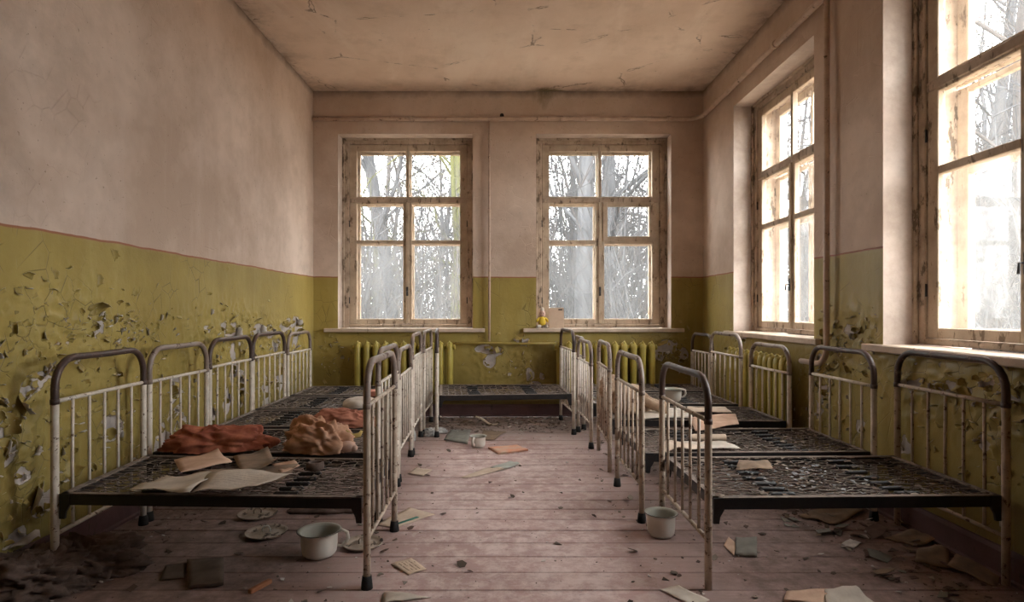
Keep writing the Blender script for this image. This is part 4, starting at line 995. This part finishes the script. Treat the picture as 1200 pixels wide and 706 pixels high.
# dark rags at the lower left
p = G(95, 668); crumple('rag', (p.x, p.y, .0), (.22, .14, .09), .1, M_DARKC, 'dark brown rag around the near leg of the left headboard', 'rag', 7.7, 10, .5)
p = G(28, 690); crumple('rag', (p.x, p.y, .0), (.24, .18, .10), .5, M_DARKC, 'dark brown rag in the lower left corner of the picture', 'rag', 2.7, 10, .5)
p = G(150, 603); crumple('rag', (p.x-.05, p.y, .0), (.16, .05, .03), .9, M_DARKC, 'thin dark rag along the left skirting', 'rag', 12.7, 6, .45)
p = G(380, 601); crumple('rag', (p.x+.02, p.y, .0), (.20, .035, .022), .0, M_DARKC, 'flat black rag behind the left chamber pot', 'rag', 22.7, 6, .45)
p = G(305, 690); mb = MB(); mb.box((-.055, -.011, 0), (.055, .011, .018), 0, .003); o = mb.build('wood_block', M_WOODP, None, (p.x, p.y, 0)); o.rotation_euler = (0, 0, 1.15); tag(o, 'short orange wooden stick on the floor below the left chamber pot', 'stick')
# white plastic basins at the legs of the left row
p = G(503, 511); crumple('white_scrap', (p.x, p.y, 0), (.055, .04, .05), .4, M_RING, 'white crumpled plastic by the foot of the far left bed leg', 'plastic', 8.1, 3, .25)
p = G(485, 517); crumple('white_scrap', (p.x-.02, p.y, 0), (.035, .04, .09), .1, M_RING, 'white plastic lump below the third left bed foot', 'plastic', 4.4, 3, .2)
p = G(514, 508); crumple('white_scrap', (p.x-.02, p.y+.02, 0), (.09, .05, .035), .1, M_RING, 'flat white plastic sheet left of the aisle pot', 'plastic', 14.4, 4, .3)
# curled paint strip under the back bed
mb = MB(); Pp = []
for i in range(9):
    q = i/8; x = -.30+.22*q; z = .03+.10*(1-q)**2*(1 if q < .5 else 1)+.02*math.sin(q*PI*2)
    Pp.append([(x, 5.98, z*.7), (x+.01, 5.94, z*.7+.01), (x, 5.90, z*.7)])
zmn = min(r_[2] for row in Pp for r_ in row); Pp = [[(a, b, c-zmn+.001) for a, b, c in row] for row in Pp]
mb.sheet(Pp, .001); tag(mb.build('paint_strip', M_PAPER), 'curled pale paint strip under the back wall bed', 'paint strip')
# things on the right back window sill
ZS = WZ0+.042
dl = empty('sill_doll', (.355+.045, YB+.02, ZS)); tag(dl, 'small seated doll in a yellow top on the sill of the right back window', 'doll')
mb = MB(); mb.blob((0, 0, .155), (.034, .032, .040)); mb.blob((0, -.03, .15), (.008, .008, .007)); mb.build('head', M_SKIN, dl)
mb = MB(); mb.blob((0, .004, .195), (.022, .022, .034)); mb.build('cap', M_PILL, dl)
mb = MB(); mb.tube([(0, 0, .03), (0, 0, .06), (0, 0, .105), (0, 0, .125)], [.034, .040, .034, .018], 12); mb.build('top', M_YEL, dl)
for s in (-1, 1):
    mb = MB(); mb.tube([(s*.028, 0, .108), (s*.052, -.008, .088), (s*.058, -.018, .07)], [.014, .013, .010], 8); mb.build('sleeve', M_YEL, dl)
    mb = MB(); mb.tube([(s*.018, 0, .022), (s*.03, -.03, .022), (s*.045, -.058, .016)], [.02, .017, .015], 8); mb.blob((s*.047, -.06, .02), (.014, .014, .020)); mb.build('leg', M_PILL, dl)
    mb = MB(); mb.blob((s*.012, -.029, .162), (.004, .003, .004), 6, 4); mb.build('eye', M_BLACK, dl)
mb = MB(); mb.box((0, -.008, 0), (.165, 0, .225), 0, .002); bd = mb.build('notice_card', simple('tan_board', (.56,.43,.33), (.48,.36,.27), 8), None, (.474, YB+.045, ZS)); bd.rotation_euler = (-.22, 0, 0); tag(bd, 'tan card propped against the window on the right back sill', 'card')
mb = MB(); mb.box((.105, -.0095, .195), (.15, -.0078, .21)); mb.build('printed_mark', M_BLACK, bd)
for k, (x, sx, sh) in enumerate([(1.035, .05, 'wide'), (1.10, .03, 'small'), (1.27, .035, 'right hand')]):
    mb = MB(); mb.blob((0, 0, .022), (sx, .02, .022), 12, 6, fn=lambda d: 1+.3*mn.noise(d*3+Vector((k*5, 0, 0)))); tag(mb.build('red_plastic_flower', simple('faded_red_plastic_%s' % sh.replace(' ', '_'), (.62, .16, .10), (.5, .2, .15), 9), None, (x, YB+.315, 1.0)), '%s red plastic flower between the panes of the right back window' % sh, 'flower')
# ------------------------------------------------------------------ litter on the floor
def litter(name, rects, n, s0, s1, mats, label, seed, wts=None):
    rn = random.Random(seed); mb = MB()
    for k in range(n):
        (x0, x1, y0, y1) = rn.choices(rects, wts)[0]; x = rn.uniform(x0, x1); y = rn.uniform(y0, y1); s_ = s0+(s1-s0)*rn.random()**4
        m = rn.randint(3, 6); a = rn.uniform(0, 6.28); tl = rn.uniform(-.35, .35); tb = rn.uniform(-.35, .35); ring = []
        for q in range(m):
            r_ = s_*rn.uniform(.5, 1.1); dx = math.cos(a+2*PI*q/m)*r_; dy = math.sin(a+2*PI*q/m)*r_; ring.append([x+dx, y+dy, dx*tl+dy*tb])
        mz = min(r_[2] for r_ in ring)
        ring = [Vector((a_, b_, c_-mz+.003)) for a_, b_, c_ in ring]
        mb.add(ring+[v-Vector((0, 0, .0018)) for v in ring], [tuple(range(m)), tuple(range(m, 2*m))[::-1]]+[(q, (q+1) % m, m+(q+1) % m, m+q) for q in range(m)], rn.randrange(len(mats)))
    o = mb.build(name, mats); tag(o, label, 'debris', kind='stuff')
litter('plaster_crumbs', [(-.75,.75,5.55,6.38), (XL+.04,XL+.4,1.6,6.3), (XR-.55,XR-.04,1.7,6.3), (-1.9,-.4,2.2,6.2), (.6,1.95,2.2,6.2), (-.9,1.0,2.0,5.6)], 3600, .003, .028, [M_CHIP, M_CHIPD, M_CHIPD, M_FLKB, M_DARKC], 'fallen paint and plaster crumbs littering the floor', 11, [3, 2.2, 3.5, 1.6, 1.6, .8])
litter('large_debris', [(XR-.6,XR-.06,1.7,4.2), (XL+.05,XL+.35,2,6), (-.6,.6,5.8,6.35), (1.1,1.7,3.0,4.0)], 150, .02, .065, [M_PAPERB, M_CHIPD, M_GREYC, M_DARKC], 'torn card and plaster pieces heaped along the skirtings', 21, [3, 1, 1, 1])
rn = random.Random(3); mb = MB()
for k in range(110):
    u = rn.gauss(.33, .17); v = rn.gauss(.5, .2); u = min(max(u, .05), .95); v = min(max(v, .05), .95); pz = Vector((.829+(2.07-.829)*u, 2.46+.62*v, ZRAIL-.012)); s_ = rn.uniform(.005, .014)
    if rn.random() < .5: pz.x = 1.45+rn.gauss(0, .12)
    m = 5; ring = [pz+Vector((math.cos(2*PI*q/m)*s_*rn.uniform(.5, 1.3), math.sin(2*PI*q/m)*s_*rn.uniform(.5, 1.3), rn.uniform(0, .008))) for q in range(m)]
    mb.add(ring+[v_-Vector((0, 0, .0015)) for v_ in ring], [tuple(range(m)), tuple(range(m, 2*m))[::-1]]+[(q, (q+1) % m, m+(q+1) % m, m+q) for q in range(m)])
tag(mb.build('white_flakes', M_PALE), 'white paint flakes scattered on the springs of the nearest right bed', 'debris', kind='stuff')
